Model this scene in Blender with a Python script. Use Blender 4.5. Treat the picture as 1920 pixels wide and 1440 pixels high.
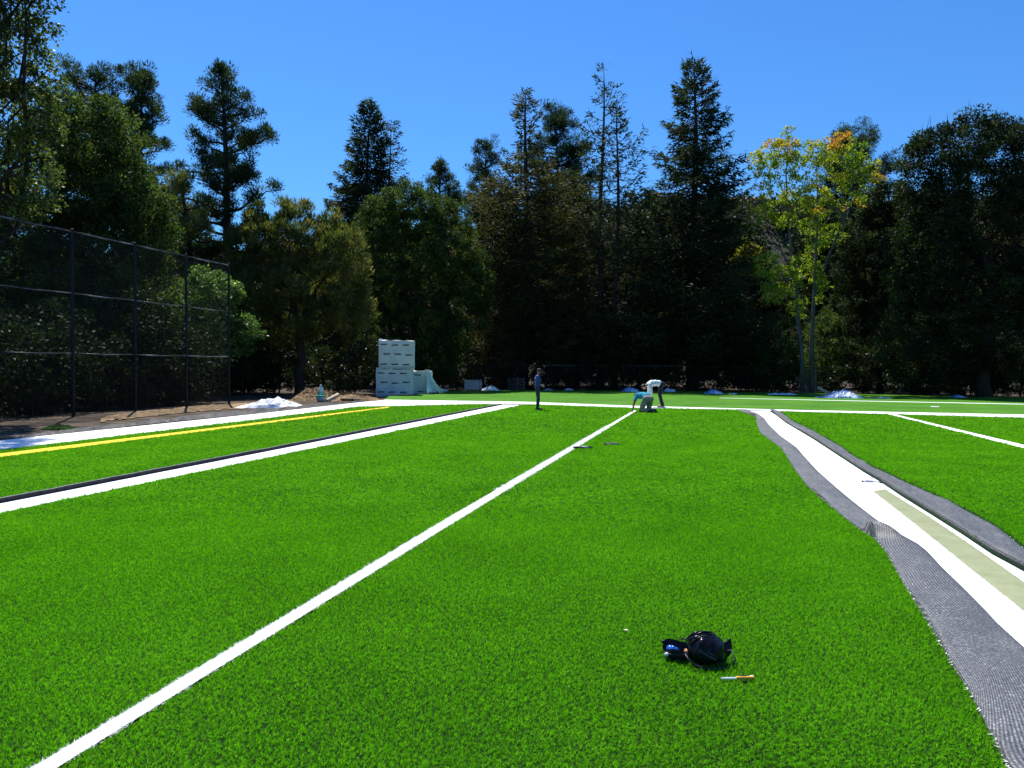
import bpy, bmesh, math, random
import numpy as np
from mathutils import Vector, Matrix, noise as mnoise

for o in list(bpy.data.objects):
    bpy.data.objects.remove(o)
scene = bpy.context.scene
COL = scene.collection
random.seed(7)
RNG = np.random.default_rng(11)
R = math.radians

# ------------------------------------------------------------------ camera
F_PX, CAM_H, HOR0, ROLL = 1450.0, 1.72, 684.4, R(0.40)
PITCH = math.atan((720 - HOR0) / F_PX)
_F = Vector((0, math.cos(PITCH), -math.sin(PITCH)))
_U0 = Vector((0, math.sin(PITCH), math.cos(PITCH)))
_R0 = Vector((1, 0, 0))
CR = _R0 * math.cos(ROLL) + _U0 * math.sin(ROLL)
CU = -_R0 * math.sin(ROLL) + _U0 * math.cos(ROLL)
CAM = Vector((0, 0, CAM_H))
cam_data = bpy.data.cameras.new('camera')
cam = bpy.data.objects.new('camera', cam_data)
COL.objects.link(cam)
cam_data.sensor_width = 36.0
cam_data.lens = 36.0 * F_PX / 1920.0
cam_data.clip_end = 3000
cam_data.clip_start = 0.05
m = Matrix.Identity(4)
for i in range(3):
    m[i][0] = CR[i]; m[i][1] = CU[i]; m[i][2] = -_F[i]; m[i][3] = CAM[i]
cam.matrix_world = m
scene.camera = cam

# ------------------------------------------------------------------ sky, sun, exposure
SUN_EL, SUN_AZ = R(60), R(-22)           # azimuth measured from +Y towards +X
world = bpy.data.worlds.new('World')
scene.world = world
world.use_nodes = True
wn, wl = world.node_tree.nodes, world.node_tree.links
wn.clear()
sky = wn.new('ShaderNodeTexSky')
sky.sky_type = 'NISHITA'
sky.sun_disc = False
sky.sun_elevation = SUN_EL
sky.sun_rotation = SUN_AZ
sky.altitude = 100
sky.air_density = 1.35
sky.dust_density = 0.15
sky.ozone_density = 3.0
tint = wn.new('ShaderNodeMix'); tint.data_type = 'RGBA'; tint.blend_type = 'MULTIPLY'
tint.inputs[0].default_value = 1.0
tint.inputs[7].default_value = (0.27, 0.585, 1.0, 1)
bg = wn.new('ShaderNodeBackground')
bg.inputs[1].default_value = 0.097
wo = wn.new('ShaderNodeOutputWorld')
wl.new(sky.outputs[0], tint.inputs[6]); wl.new(tint.outputs[2], bg.inputs[0]); wl.new(bg.outputs[0], wo.inputs[0])

sun_data = bpy.data.lights.new('sun', 'SUN')
sun_data.energy = 5.0
sun_data.angle = R(0.53)
sun_data.color = (1.0, 0.965, 0.90)
sun = bpy.data.objects.new('sun', sun_data)
COL.objects.link(sun)
sdir = Vector((math.sin(SUN_AZ) * math.cos(SUN_EL), math.cos(SUN_AZ) * math.cos(SUN_EL), math.sin(SUN_EL)))
sun.rotation_euler = sdir.to_track_quat('Z', 'Y').to_euler()
sun.location = sdir * 60

vs = scene.view_settings
vs.view_transform = 'Standard'
vs.look = 'None'
vs.exposure = 0.6
vs.gamma = 1.0
vs.use_curve_mapping = False

# ------------------------------------------------------------------ photo pixel -> place
def ray(px, py):
    return CR * ((px - 960) / F_PX) + CU * ((720 - py) / F_PX) + _F

def G(px, py, z=0.0):
    d = ray(px, py)
    t = (z - CAM_H) / d.z
    return CAM + d * t

def P(px, py, Y):
    d = ray(px, py)
    return CAM + d * (Y / d.y)

def mpp(Y):
    return Y / F_PX

# ------------------------------------------------------------------ helpers
def link(o, parent=None):
    COL.objects.link(o)
    if parent is not None:
        o.parent = parent
    return o

def tag(o, label=None, cat=None, group=None, kind=None):
    if label: o['label'] = label
    if cat: o['category'] = cat
    if group: o['group'] = group
    if kind: o['kind'] = kind
    return o

def empty(name, loc=(0, 0, 0), rz=0.0):
    o = bpy.data.objects.new(name, None)
    o.empty_display_size = 0.3
    o.location = loc
    o.rotation_euler = (0, 0, rz)
    return link(o)

class MB:
    """collects verts and faces, builds one mesh object"""
    def __init__(self):
        self.v, self.f, self.mi = [], [], []
    def add(self, vs, fs, mi=0):
        b = len(self.v)
        self.v += [tuple(p) for p in vs]
        self.f += [tuple(i + b for i in q) for q in fs]
        self.mi += [mi] * len(fs)
    def box(self, c, s, rot=None, mi=0):
        c = Vector(c)
        pts = []
        for dx in (-.5, .5):
            for dy in (-.5, .5):
                for dz in (-.5, .5):
                    p = Vector((dx * s[0], dy * s[1], dz * s[2]))
                    if rot is not None: p = rot @ p
                    pts.append(c + p)
        self.add(pts, [(0, 1, 3, 2), (4, 6, 7, 5), (0, 4, 5, 1), (2, 3, 7, 6), (0, 2, 6, 4), (1, 5, 7, 3)], mi)
    def tube(self, pts, rad, n=6, mi=0, cap=True):
        pts = [Vector(p) for p in pts]
        if not hasattr(rad, '__len__'): rad = [rad] * len(pts)
        vs_, fs_ = [], []
        for i, p in enumerate(pts):
            a = pts[max(i - 1, 0)]; b = pts[min(i + 1, len(pts) - 1)]
            t = (b - a).normalized()
            ref = Vector((0, 0, 1)) if abs(t.z) < .9 else Vector((1, 0, 0))
            x = t.cross(ref).normalized(); y = t.cross(x)
            for k in range(n):
                an = 2 * math.pi * k / n
                vs_.append(p + (x * math.cos(an) + y * math.sin(an)) * rad[i])
        for i in range(len(pts) - 1):
            for k in range(n):
                k2 = (k + 1) % n
                fs_.append((i * n + k, i * n + k2, (i + 1) * n + k2, (i + 1) * n + k))
        if cap:
            fs_.append(tuple(range(n))[::-1]); fs_.append(tuple((len(pts) - 1) * n + k for k in range(n)))
        self.add(vs_, fs_, mi)
    def ball(self, c, r, n=12, mmm=8, fn=None, mi=0):
        c = Vector(c)
        if not hasattr(r, '__len__'): r = (r, r, r)
        vs_, fs_ = [], []
        for j in range(mmm + 1):
            ph = math.pi * j / mmm
            for k in range(n):
                th = 2 * math.pi * k / n
                d = Vector((math.sin(ph) * math.cos(th), math.sin(ph) * math.sin(th), math.cos(ph)))
                s = fn(d) if fn else 1.0
                vs_.append(c + Vector((d.x * r[0], d.y * r[1], d.z * r[2])) * s)
        for j in range(mmm):
            for k in range(n):
                k2 = (k + 1) % n
                fs_.append((j * n + k, (j + 1) * n + k, (j + 1) * n + k2, j * n + k2))
        self.add(vs_, fs_, mi)
    def lathe(self, c, prof, n=14, mi=0, axis=None):
        c = Vector(c); vs_, fs_ = [], []
        for (r, z) in prof:
            for k in range(n):
                th = 2 * math.pi * k / n
                p = Vector((r * math.cos(th), r * math.sin(th), z))
                if axis is not None: p = axis @ p
                vs_.append(c + p)
        for j in range(len(prof) - 1):
            for k in range(n):
                k2 = (k + 1) % n
                fs_.append((j * n + k, j * n + k2, (j + 1) * n + k2, (j + 1) * n + k))
        self.add(vs_, fs_, mi)
    def grid(self, fn, nu, nv, mi=0):
        vs_ = [fn(i / nu, j / nv) for j in range(nv + 1) for i in range(nu + 1)]
        fs_ = [(j * (nu + 1) + i, j * (nu + 1) + i + 1, (j + 1) * (nu + 1) + i + 1, (j + 1) * (nu + 1) + i) for j in range(nv) for i in range(nu)]
        self.add(vs_, fs_, mi)
    def build(self, name, mats, parent=None, smooth=False, bevel=0):
        me = bpy.data.meshes.new(name)
        me.from_pydata(self.v, [], self.f)
        if not isinstance(mats, (list, tuple)): mats = [mats]
        for m_ in mats: me.materials.append(m_)
        if len(mats) > 1: me.polygons.foreach_set('material_index', self.mi)
        if smooth: me.polygons.foreach_set('use_smooth', [True] * len(me.polygons))
        me.update()
        o = link(bpy.data.objects.new(name, me), parent)
        if bevel:
            b = o.modifiers.new('bevel', 'BEVEL'); b.width = bevel; b.segments = 2; b.limit_method = 'ANGLE'
        return o

def fast_mesh(name, verts, nper, mats, parent=None, var=None, mat_idx=None):
    """verts (N*nper,3): N separate faces with nper corners"""
    nv = len(verts); nf = nv // nper
    me = bpy.data.meshes.new(name)
    me.vertices.add(nv)
    me.vertices.foreach_set('co', np.ascontiguousarray(verts, dtype=np.float32).ravel())
    me.loops.add(nv)
    me.loops.foreach_set('vertex_index', np.arange(nv, dtype=np.int32))
    me.polygons.add(nf)
    me.polygons.foreach_set('loop_start', np.arange(0, nv, nper, dtype=np.int32))
    if not isinstance(mats, (list, tuple)): mats = [mats]
    for m_ in mats: me.materials.append(m_)
    me.update(calc_edges=True)
    if var is not None:
        a = me.attributes.new('var', 'FLOAT', 'POINT')
        a.data.foreach_set('value', np.repeat(np.asarray(var, dtype=np.float32), nper))
    return link(bpy.data.objects.new(name, me), parent)

# ------------------------------------------------------------------ materials
def new_mat(name):
    m_ = bpy.data.materials.new(name); m_.use_nodes = True
    nt = m_.node_tree
    return m_, nt.nodes, nt.links, nt.nodes['Principled BSDF']

def ramp(nodes, stops):
    r = nodes.new('ShaderNodeValToRGB')
    el = r.color_ramp.elements
    while len(el) < len(stops): el.new(0.5)
    for e, (p, c) in zip(el, stops):
        e.position = p; e.color = (*c, 1)
    return r

def noise_mat(name, stops, scale=4.0, rough=0.8, bump=0.0, bscale=None, spec=0.3, detail=5, metal=0.0, coords='Object', stretch=None):
    m_, N, L, b = new_mat(name)
    tc = N.new('ShaderNodeTexCoord')
    src = tc.outputs[coords]
    if stretch:
        mp = N.new('ShaderNodeMapping'); mp.inputs['Scale'].default_value = stretch
        L.new(src, mp.inputs[0]); src = mp.outputs[0]
    n = N.new('ShaderNodeTexNoise'); n.inputs['Scale'].default_value = scale; n.inputs['Detail'].default_value = detail
    L.new(src, n.inputs['Vector'])
    r = ramp(N, stops)
    L.new(n.outputs['Fac'], r.inputs[0]); L.new(r.outputs[0], b.inputs['Base Color'])
    b.inputs['Roughness'].default_value = rough
    b.inputs['Specular IOR Level'].default_value = spec
    b.inputs['Metallic'].default_value = metal
    if bump:
        n2 = N.new('ShaderNodeTexNoise'); n2.inputs['Scale'].default_value = bscale or scale * 4; n2.inputs['Detail'].default_value = 4
        L.new(src, n2.inputs['Vector'])
        bp = N.new('ShaderNodeBump'); bp.inputs['Strength'].default_value = bump; bp.inputs['Distance'].default_value = 0.03
        L.new(n2.outputs['Fac'], bp.inputs['Height']); L.new(bp.outputs[0], b.inputs['Normal'])
    return m_

def flat(name, c, rough=0.6, spec=0.4, metal=0.0, var=0.15, scale=6):
    lo = tuple(x * (1 - var) for x in c); hi = tuple(min(1, x * (1 + var)) for x in c)
    return noise_mat(name, [(0.3, lo), (0.7, hi)], scale, rough, spec=spec, metal=metal)

def leaf_mat(name, stops, rough=0.62, trans=0.25, tcol=(1.5, 1.7, 0.7), spec=0.12, dk=0.62):
    stops = [(p, tuple(x * dk for x in c)) for p, c in stops]
    trans = min(.5, trans + .12)
    m_, N, L, b = new_mat(name)
    a = N.new('ShaderNodeAttribute'); a.attribute_name = 'var'
    r = ramp(N, stops)
    L.new(a.outputs['Fac'], r.inputs[0]); L.new(r.outputs[0], b.inputs['Base Color'])
    b.inputs['Roughness'].default_value = rough
    b.inputs['Specular IOR Level'].default_value = spec
    if trans > 0:
        t = N.new('ShaderNodeBsdfTranslucent')
        mx = N.new('ShaderNodeMix'); mx.data_type = 'RGBA'; mx.blend_type = 'MULTIPLY'; mx.inputs[0].default_value = 1
        mx.inputs[7].default_value = (*tcol, 1)
        L.new(r.outputs[0], mx.inputs[6]); L.new(mx.outputs[2], t.inputs[0])
        ms = N.new('ShaderNodeMixShader'); ms.inputs[0].default_value = trans
        out = N['Material Output']
        L.new(b.outputs[0], ms.inputs[1]); L.new(t.outputs[0], ms.inputs[2]); L.new(ms.outputs[0], out.inputs[0])
    return m_

def turf_mat(name, dark, mid, light, fine=26.0, bump=0.9):
    """short synthetic pile: fine mottling plus broad nap bands"""
    m_, N, L, b = new_mat(name)
    tc = N.new('ShaderNodeTexCoord')
    n1 = N.new('ShaderNodeTexNoise'); n1.inputs['Scale'].default_value = fine; n1.inputs['Detail'].default_value = 6; n1.inputs['Roughness'].default_value = .7
    n2 = N.new('ShaderNodeTexNoise'); n2.inputs['Scale'].default_value = 0.55; n2.inputs['Detail'].default_value = 4
    L.new(tc.outputs['Object'], n1.inputs['Vector']); L.new(tc.outputs['Object'], n2.inputs['Vector'])
    mx = N.new('ShaderNodeMath'); mx.operation = 'MULTIPLY_ADD'; mx.inputs[1].default_value = 0.35; mx.inputs[2].default_value = 0.0
    ad = N.new('ShaderNodeMath'); ad.operation = 'MULTIPLY_ADD'; ad.inputs[1].default_value = 0.65
    L.new(n2.outputs['Fac'], mx.inputs[0]); L.new(n1.outputs['Fac'], ad.inputs[0]); L.new(mx.outputs[0], ad.inputs[2])
    r = ramp(N, [(0.36, dark), (0.5, mid), (0.66, light)])
    L.new(ad.outputs[0], r.inputs[0]); L.new(r.outputs[0], b.inputs['Base Color'])
    b.inputs['Roughness'].default_value = 0.85
    b.inputs['Specular IOR Level'].default_value = 0.05
    bp = N.new('ShaderNodeBump'); bp.inputs['Strength'].default_value = bump; bp.inputs['Distance'].default_value = 0.02
    L.new(n1.outputs['Fac'], bp.inputs['Height']); L.new(bp.outputs[0], b.inputs['Normal'])
    return m_

def fibre_mat(name, stops, trans=0.4, tcol=(1.0, 1.1, .6), rough=0.6, spec=.07):
    m_, N, L, b = new_mat(name)
    oi = N.new('ShaderNodeObjectInfo')
    tc = N.new('ShaderNodeNewGeometry')
    n2 = N.new('ShaderNodeTexNoise'); n2.inputs['Scale'].default_value = 0.8; n2.inputs['Detail'].default_value = 4
    L.new(tc.outputs['Position'], n2.inputs['Vector'])
    mx = N.new('ShaderNodeMath'); mx.operation = 'MULTIPLY_ADD'; mx.inputs[1].default_value = 0.6
    ml = N.new('ShaderNodeMath'); ml.operation = 'MULTIPLY'; ml.inputs[1].default_value = 0.7
    L.new(oi.outputs['Random'], mx.inputs[0]); L.new(n2.outputs['Fac'], ml.inputs[0]); L.new(ml.outputs[0], mx.inputs[2])
    sb = N.new('ShaderNodeMath'); sb.operation = 'SUBTRACT'; sb.inputs[1].default_value = 0.15
    L.new(mx.outputs[0], sb.inputs[0])
    r = ramp(N, stops)
    L.new(sb.outputs[0], r.inputs[0]); L.new(r.outputs[0], b.inputs['Base Color'])
    b.inputs['Roughness'].default_value = rough
    b.inputs['Specular IOR Level'].default_value = spec
    t = N.new('ShaderNodeBsdfTranslucent')
    mc = N.new('ShaderNodeMix'); mc.data_type = 'RGBA'; mc.blend_type = 'MULTIPLY'; mc.inputs[0].default_value = 1
    mc.inputs[7].default_value = (*tcol, 1)
    L.new(r.outputs[0], mc.inputs[6]); L.new(mc.outputs[2], t.inputs[0])
    ms = N.new('ShaderNodeMixShader'); ms.inputs[0].default_value = trans
    L.new(b.outputs[0], ms.inputs[1]); L.new(t.outputs[0], ms.inputs[2]); L.new(ms.outputs[0], N['Material Output'].inputs[0])
    return m_

def backing_mat():
    """grey ribbed turf backing: tufting rows run along the strip (UV x = metres across)"""
    m_, N, L, b = new_mat('turf_backing')
    uv = N.new('ShaderNodeUVMap')
    sp = N.new('ShaderNodeSeparateXYZ'); L.new(uv.outputs[0], sp.inputs[0])
    k = N.new('ShaderNodeMath'); k.operation = 'MULTIPLY'; k.inputs[1].default_value = 2 * math.pi / 0.025
    s = N.new('ShaderNodeMath'); s.operation = 'SINE'
    L.new(sp.outputs[0], k.inputs[0]); L.new(k.outputs[0], s.inputs[0])
    n1 = N.new('ShaderNodeTexNoise'); n1.inputs['Scale'].default_value = 70; n1.inputs['Detail'].default_value = 3
    n0 = N.new('ShaderNodeTexNoise'); n0.inputs['Scale'].default_value = 3; n0.inputs['Detail'].default_value = 4
    tc = N.new('ShaderNodeTexCoord')
    L.new(tc.outputs['Object'], n1.inputs['Vector']); L.new(tc.outputs['Object'], n0.inputs['Vector'])
    a1 = N.new('ShaderNodeMath'); a1.operation = 'MULTIPLY_ADD'; a1.inputs[1].default_value = 0.15
    L.new(s.outputs[0], a1.inputs[0]); L.new(n1.outputs['Fac'], a1.inputs[2])
    a2 = N.new('ShaderNodeMath'); a2.operation = 'MULTIPLY_ADD'; a2.inputs[1].default_value = 0.25
    L.new(n0.outputs['Fac'], a2.inputs[0]); L.new(a1.outputs[0], a2.inputs[2])
    r = ramp(N, [(0.34, (0.016, 0.0175, 0.020)), (0.58, (0.056, 0.059, 0.064)), (0.8, (0.125, 0.13, 0.136)), (0.96, (0.36, 0.37, 0.37))])
    L.new(a2.outputs[0], r.inputs[0]); L.new(r.outputs[0], b.inputs['Base Color'])
    b.inputs['Roughness'].default_value = 0.6
    bp = N.new('ShaderNodeBump'); bp.inputs['Strength'].default_value = 0.5; bp.inputs['Distance'].default_value = 0.006
    L.new(a1.outputs[0], bp.inputs['Height']); L.new(bp.outputs[0], b.inputs['Normal'])
    return m_

M = {}
M['dirt'] = noise_mat('dirt', [(0.3, (0.015, 0.011, 0.008)), (0.5, (0.05, 0.034, 0.02)), (0.7, (0.12, 0.08, 0.045))], 1.6, 0.95, 0.8, 14, detail=9)
M['straw'] = noise_mat('straw', [(0.3, (0.08, 0.05, 0.025)), (0.5, (0.25, 0.16, 0.08)), (0.7, (0.42, 0.30, 0.17))], 7, 0.95, 1.0, 30, detail=9)
M['hill'] = noise_mat('hill_scrub', [(0.35, (0.010, 0.015, 0.007)), (0.6, (0.03, 0.034, 0.016))], 0.15, 0.95, detail=8)
M['turf'] = turf_mat('green_turf', (0.004, 0.016, 0.002), (0.009, 0.036, 0.003), (0.02, 0.07, 0.004))
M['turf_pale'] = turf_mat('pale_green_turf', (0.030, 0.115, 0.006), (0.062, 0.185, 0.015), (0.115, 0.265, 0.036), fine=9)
M['white_turf'] = noise_mat('white_turf', [(0.3, (0.84, 0.83, 0.80)), (0.7, (0.91, 0.90, 0.87))], 30, 0.8, 0.4, 60)
M['white_soft'] = noise_mat('white_turf_far', [(0.3, (0.70, 0.73, 0.66)), (0.7, (0.86, 0.87, 0.84))], 3, 0.8, 0.3, 20)
M['tape'] = noise_mat('white_seam_tape', [(0.3, (0.84, 0.84, 0.84)), (0.7, (0.90, 0.90, 0.90))], 2, 0.7)
M['yellow'] = noise_mat('yellow_turf', [(0.3, (0.72, 0.42, 0.0)), (0.7, (0.86, 0.60, 0.01))], 20, 0.8)
M['seam'] = noise_mat('turf_seam_and_shadow', [(0.3, (0.03, 0.12, 0.006)), (0.7, (0.05, 0.18, 0.01))], 9, 0.9)  # far turf seam, and the rail shadow painted on the left panel
M['glue'] = noise_mat('green_glue', [(0.3, (0.25, 0.27, 0.135)), (0.7, (0.315, 0.335, 0.18))], 5, 0.45, 0.25, 40)
M['glue_thin'] = noise_mat('thin_glue_smear', [(0.38, (0.52, 0.55, 0.46)), (0.56, (0.86, 0.87, 0.85))], 9, 0.5, stretch=(6, 6, 1))
M['backing'] = backing_mat()
M['fabric_black'] = noise_mat('black_geotextile', [(0.3, (0.004, 0.004, 0.006)), (0.6, (0.014, 0.014, 0.017)), (0.78, (0.055, 0.055, 0.06))], 3, 0.6, 0.6, 12)
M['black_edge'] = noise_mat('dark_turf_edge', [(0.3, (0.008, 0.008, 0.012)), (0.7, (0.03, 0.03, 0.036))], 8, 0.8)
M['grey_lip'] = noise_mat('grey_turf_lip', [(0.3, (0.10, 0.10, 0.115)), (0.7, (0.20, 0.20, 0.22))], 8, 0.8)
M['fence'] = noise_mat('black_vinyl', [(0.3, (0.006, 0.007, 0.009)), (0.7, (0.012, 0.014, 0.017))], 4, 0.5, spec=0.2)
M['rail'] = noise_mat('worn_rail', [(0.45, (0.015, 0.018, 0.022)), (0.66, (0.16, 0.18, 0.20))], 1.2, 0.4, spec=0.4)
M['rail_old'] = noise_mat('dull_rail', [(0.52, (0.012, 0.013, 0.014)), (0.64, (0.14, 0.145, 0.15))], .35, 0.6)
M['galv'] = noise_mat('galvanised_steel', [(0.3, (0.25, 0.26, 0.27)), (0.7, (0.42, 0.43, 0.44))], 4, 0.4, metal=0.6)
M['wrap'] = noise_mat('white_plastic_wrap', [(0.3, (0.52, 0.52, 0.51)), (0.7, (0.66, 0.66, 0.64))], 1.3, 0.4, 0.5, 5, spec=0.3)
M['print'] = flat('dark_print', (0.02, 0.03, 0.055), 0.6)
M['sheet'] = noise_mat('white_plastic_sheet', [(0.3, (0.62, 0.64, 0.68)), (0.7, (0.84, 0.85, 0.87))], 2.5, 0.4, 0.5, 8)
M['blue_sheet'] = noise_mat('blue_white_tarp', [(0.40, (0.10, 0.20, 0.42)), (0.52, (0.34, 0.46, 0.66)), (0.66, (0.82, 0.85, 0.9))], 1.7, 0.4, 0.5, 8)
M['wood'] = noise_mat('pale_timber', [(0.3, (0.42, 0.29, 0.15)), (0.7, (0.62, 0.47, 0.28))], 3, 0.7, 0.3, 20, stretch=(1, 8, 8))
M['grey_wood'] = noise_mat('weathered_timber', [(0.3, (0.10, 0.085, 0.065)), (0.7, (0.22, 0.19, 0.15))], 3, 0.8, 0.3, 20)
M['bark'] = noise_mat('bark', [(0.3, (0.018, 0.013, 0.010)), (0.7, (0.07, 0.05, 0.038))], 3, 0.95, 0.9, 9, stretch=(4, 4, 0.7))
M['bark_pale'] = noise_mat('pale_bark', [(0.3, (0.045, 0.05, 0.05)), (0.7, (0.13, 0.135, 0.125))], 3, 0.9, 0.6, 9, stretch=(4, 4, 0.8))
M['oak'] = leaf_mat('oak_leaf', [(0.0, (0.022, 0.042, 0.012)), (0.6, (0.070, 0.115, 0.030)), (1.0, (0.16, 0.21, 0.06))], 0.6, 0.3, dk=0.66)
M['oak_dark'] = leaf_mat('dark_oak_leaf', [(0.0, (0.010, 0.020, 0.008)), (0.6, (0.026, 0.046, 0.015)), (1.0, (0.075, 0.11, 0.035))], 0.6, 0.18)
M['poplar'] = leaf_mat('left_tree_leaf', [(0.0, (0.035, 0.055, 0.015)), (0.6, (0.095, 0.13, 0.035)), (1.0, (0.24, 0.27, 0.10))], 0.45, 0.35, spec=.25, dk=0.75)
M['redwood'] = leaf_mat('redwood_needle', [(0.0, (0.018, 0.030, 0.014)), (0.6, (0.046, 0.066, 0.030)), (1.0, (0.11, 0.125, 0.065))], 0.6, 0.25)
M['redwood_brown'] = leaf_mat('dry_redwood_needle', [(0.0, (0.030, 0.036, 0.014)), (0.6, (0.070, 0.072, 0.028)), (1.0, (0.15, 0.12, 0.055))], 0.6, 0.28, dk=0.75)
M['pine'] = leaf_mat('pine_needle', [(0.0, (0.014, 0.028, 0.012)), (0.6, (0.042, 0.066, 0.028)), (1.0, (0.10, 0.13, 0.06))], 0.6, 0.25, dk=0.75)
M['pine_brown'] = leaf_mat('brownish_pine_needle', [(0.0, (0.035, 0.050, 0.014)), (0.5, (0.09, 0.115, 0.034)), (0.8, (0.17, 0.165, 0.06)), (1.0, (0.27, 0.17, 0.09))], 0.5, 0.35, dk=0.85)
M['bush'] = leaf_mat('bright_bush_leaf', [(0.0, (0.05, 0.10, 0.025)), (0.6, (0.12, 0.22, 0.055)), (1.0, (0.28, 0.40, 0.14))], 0.45, 0.3, spec=.25, dk=0.7)
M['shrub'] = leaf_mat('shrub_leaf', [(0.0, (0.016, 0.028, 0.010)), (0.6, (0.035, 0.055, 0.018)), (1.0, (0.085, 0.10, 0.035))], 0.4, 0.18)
M['shrub_dry'] = leaf_mat('dry_shrub_leaf', [(0.0, (0.05, 0.04, 0.02)), (0.6, (0.11, 0.085, 0.04)), (1.0, (0.24, 0.17, 0.09))], 0.5, 0.25)
M['gum'] = leaf_mat('autumn_leaf', [(0.0, (0.10, 0.19, 0.02)), (0.45, (0.22, 0.30, 0.03)), (0.72, (0.42, 0.40, 0.05)), (0.85, (0.46, 0.27, 0.06)), (1.0, (0.44, 0.15, 0.06))], 0.45, 0.42, (1.15, 1.2, 0.4), dk=1.1)
M['gold'] = leaf_mat('golden_leaf', [(0.0, (0.18, 0.17, 0.02)), (1.0, (0.36, 0.30, 0.04))], 0.45, 0.4, dk=.8)
M['far'] = leaf_mat('hillside_foliage', [(0.0, (0.02, 0.034, 0.014)), (0.6, (0.05, 0.065, 0.028)), (1.0, (0.12, 0.12, 0.055))], 0.6, 0.1)

# ------------------------------------------------------------------ ground and hill
def sheet(name, pts, z, mat, kind='structure', zfn=None):
    bm = bmesh.new()
    vs_ = [bm.verts.new((p[0], p[1], z)) for p in pts]
    f = bm.faces.new(vs_)
    if f.normal.z < 0: f.normal_flip()
    bm.normal_update()
    bmesh.ops.triangulate(bm, faces=bm.faces[:])
    for f in bm.faces:
        if f.normal.z < 0: f.normal_flip()
    me = bpy.data.meshes.new(name); bm.to_mesh(me); bm.free()
    me.materials.append(mat)
    o = link(bpy.data.objects.new(name, me))
    if kind: o['kind'] = kind
    return o

def nz(x, y, z=0.0):
    return mnoise.noise(Vector((x, y, z)))

sheet('ground', [(-1500, -200), (1500, -200), (1500, 2500), (-1500, 2500)], -0.12, M['dirt'])

def hill_h(x, y):
    t = max(0.0, min(1.0, (y - 84) / 42.0))
    t = t * t * (3 - 2 * t)
    side = 0.62 + 0.38 / (1 + math.exp(-(x - 2) / 14.0))
    return -0.3 + t * 27.5 * side + t * 1.5 * nz(x * .03, y * .03)
mb = MB()
mb.grid(lambda u, v: (-260 + 520 * u, 80 + 220 * v, hill_h(-260 + 520 * u, 80 + 220 * v)), 60, 30)
mb.build('hill', M['hill'], smooth=True)['kind'] = 'structure'

def gp(pts, z=0.0):
    out = []
    for (px, py) in pts:
        p = G(px, py, z); out.append((p.x, p.y))
    return out

# strip edges in the photograph, set out on the ground
FOLD_L = [(1402, 768), (1433, 784), (1440, 795), (1462, 816), (1492, 838), (1507, 855), (1532, 883), (1571, 917), (1613, 951), (1650, 979), (1684, 999), (1717, 1017), (1734, 1031), (1762, 1061), (1802, 1100), (1847, 1145), (1869, 1168), (1920, 1214), (2040, 1325), (2170, 1440), (2260, 1520)]
OUT_L = [(1380, 768), (1417, 782), (1419, 795), (1426, 812), (1464, 840), (1473, 852), (1492, 883), (1515, 912), (1549, 942), (1577, 965), (1611, 992), (1639, 1009), (1661, 1032), (1684, 1075), (1706, 1111), (1744, 1173), (1783, 1241), (1820, 1299), (1860, 1376), (1893, 1440), (1935, 1520)]
FOLD_R = [(1443, 768), (1473, 791), (1526, 822), (1577, 855), (1619, 882), (1650, 900), (1689, 926), (1746, 961), (1802, 996), (1858, 1033), (1920, 1066), (2060, 1150), (2300, 1290)]
OUT_R = [(1462, 770), (1487, 788), (1526, 807), (1574, 833), (1605, 855), (1633, 871), (1667, 886), (1717, 910), (1774, 934), (1830, 962), (1872, 985), (1920, 1021), (2080, 1115), (2340, 1265)]
BAND_UP = [(720, 749), (985, 753), (1190, 760.5), (1480, 768), (1920, 777), (2300, 785)]
BAND_LO = [(735, 761), (900, 757.2), (985, 757.6), (1190, 764.5), (1380, 768), (1480, 771), (1920, 783), (2300, 793)]

T1 = gp([(-700, 925), (0, 843), (480, 786), (673, 762), (735, 761.2), (900, 757.6), (936, 758.2), (0, 938), (-700, 1074)])
T2 = gp([(985, 757.8), (1190, 764.6), (1380, 768)] + FOLD_L + [(1900, 1560), (-700, 1560), (-700, 1104), (0, 960)])
T3 = gp([(1443, 769.5), (1480, 771.2), (1920, 783.2), (2300, 793.5), (2700, 900), (2700, 1400)] + FOLD_R[::-1])
T4 = gp([(820, 733), (1000, 731), (1300, 733), (1600, 738), (1920, 743), (2400, 750), (2300, 784.5), (1920, 776.5), (1480, 767.5), (1190, 760), (985, 752.5), (720, 748.5), (730, 742), (790, 738)])
sheet('turf_field', T2, -0.012, M['turf'])
sheet('turf_field', T1, -0.012, M['turf'])
sheet('turf_field', T3, -0.012, M['turf'])
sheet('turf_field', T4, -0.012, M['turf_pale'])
sheet('field_base', [(-60, -5), (60, -5), (60, 52), (-60, 52)], -0.11, M['dirt'])
sheet('white_border_line', gp([(-700, 885), (0, 824), (480, 775), (680, 753), (720, 749.5), (735, 760.8), (673, 761.6), (480, 785.6), (0, 842.6), (-700, 924.6)]), -0.020, M['white_turf'])
sheet('white_end_line', gp(BAND_UP + BAND_LO[::-1]), -0.006, M['white_soft'])
sheet('white_seam_line', gp([(-700, 1075), (0, 939), (940, 757.8), (985, 757.8), (0, 960.5), (-700, 1104.5)]), -0.030, M['white_turf'])
YEL = gp([(-700, 932), (0, 849.6), (730, 762.0), (730, 764.2), (0, 856.4), (-700, 943)])
sheet('yellow_line', YEL, -0.007, M['yellow'])
LINE = gp([(1188, 769.6), (1193.5, 770.2), (848, 981.5), (106, 1440), (-116, 1577), (-173, 1582), (61, 1440), (835.5, 974.5)])
sheet('white_line', LINE, 0.002, M['white_turf'])
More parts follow.
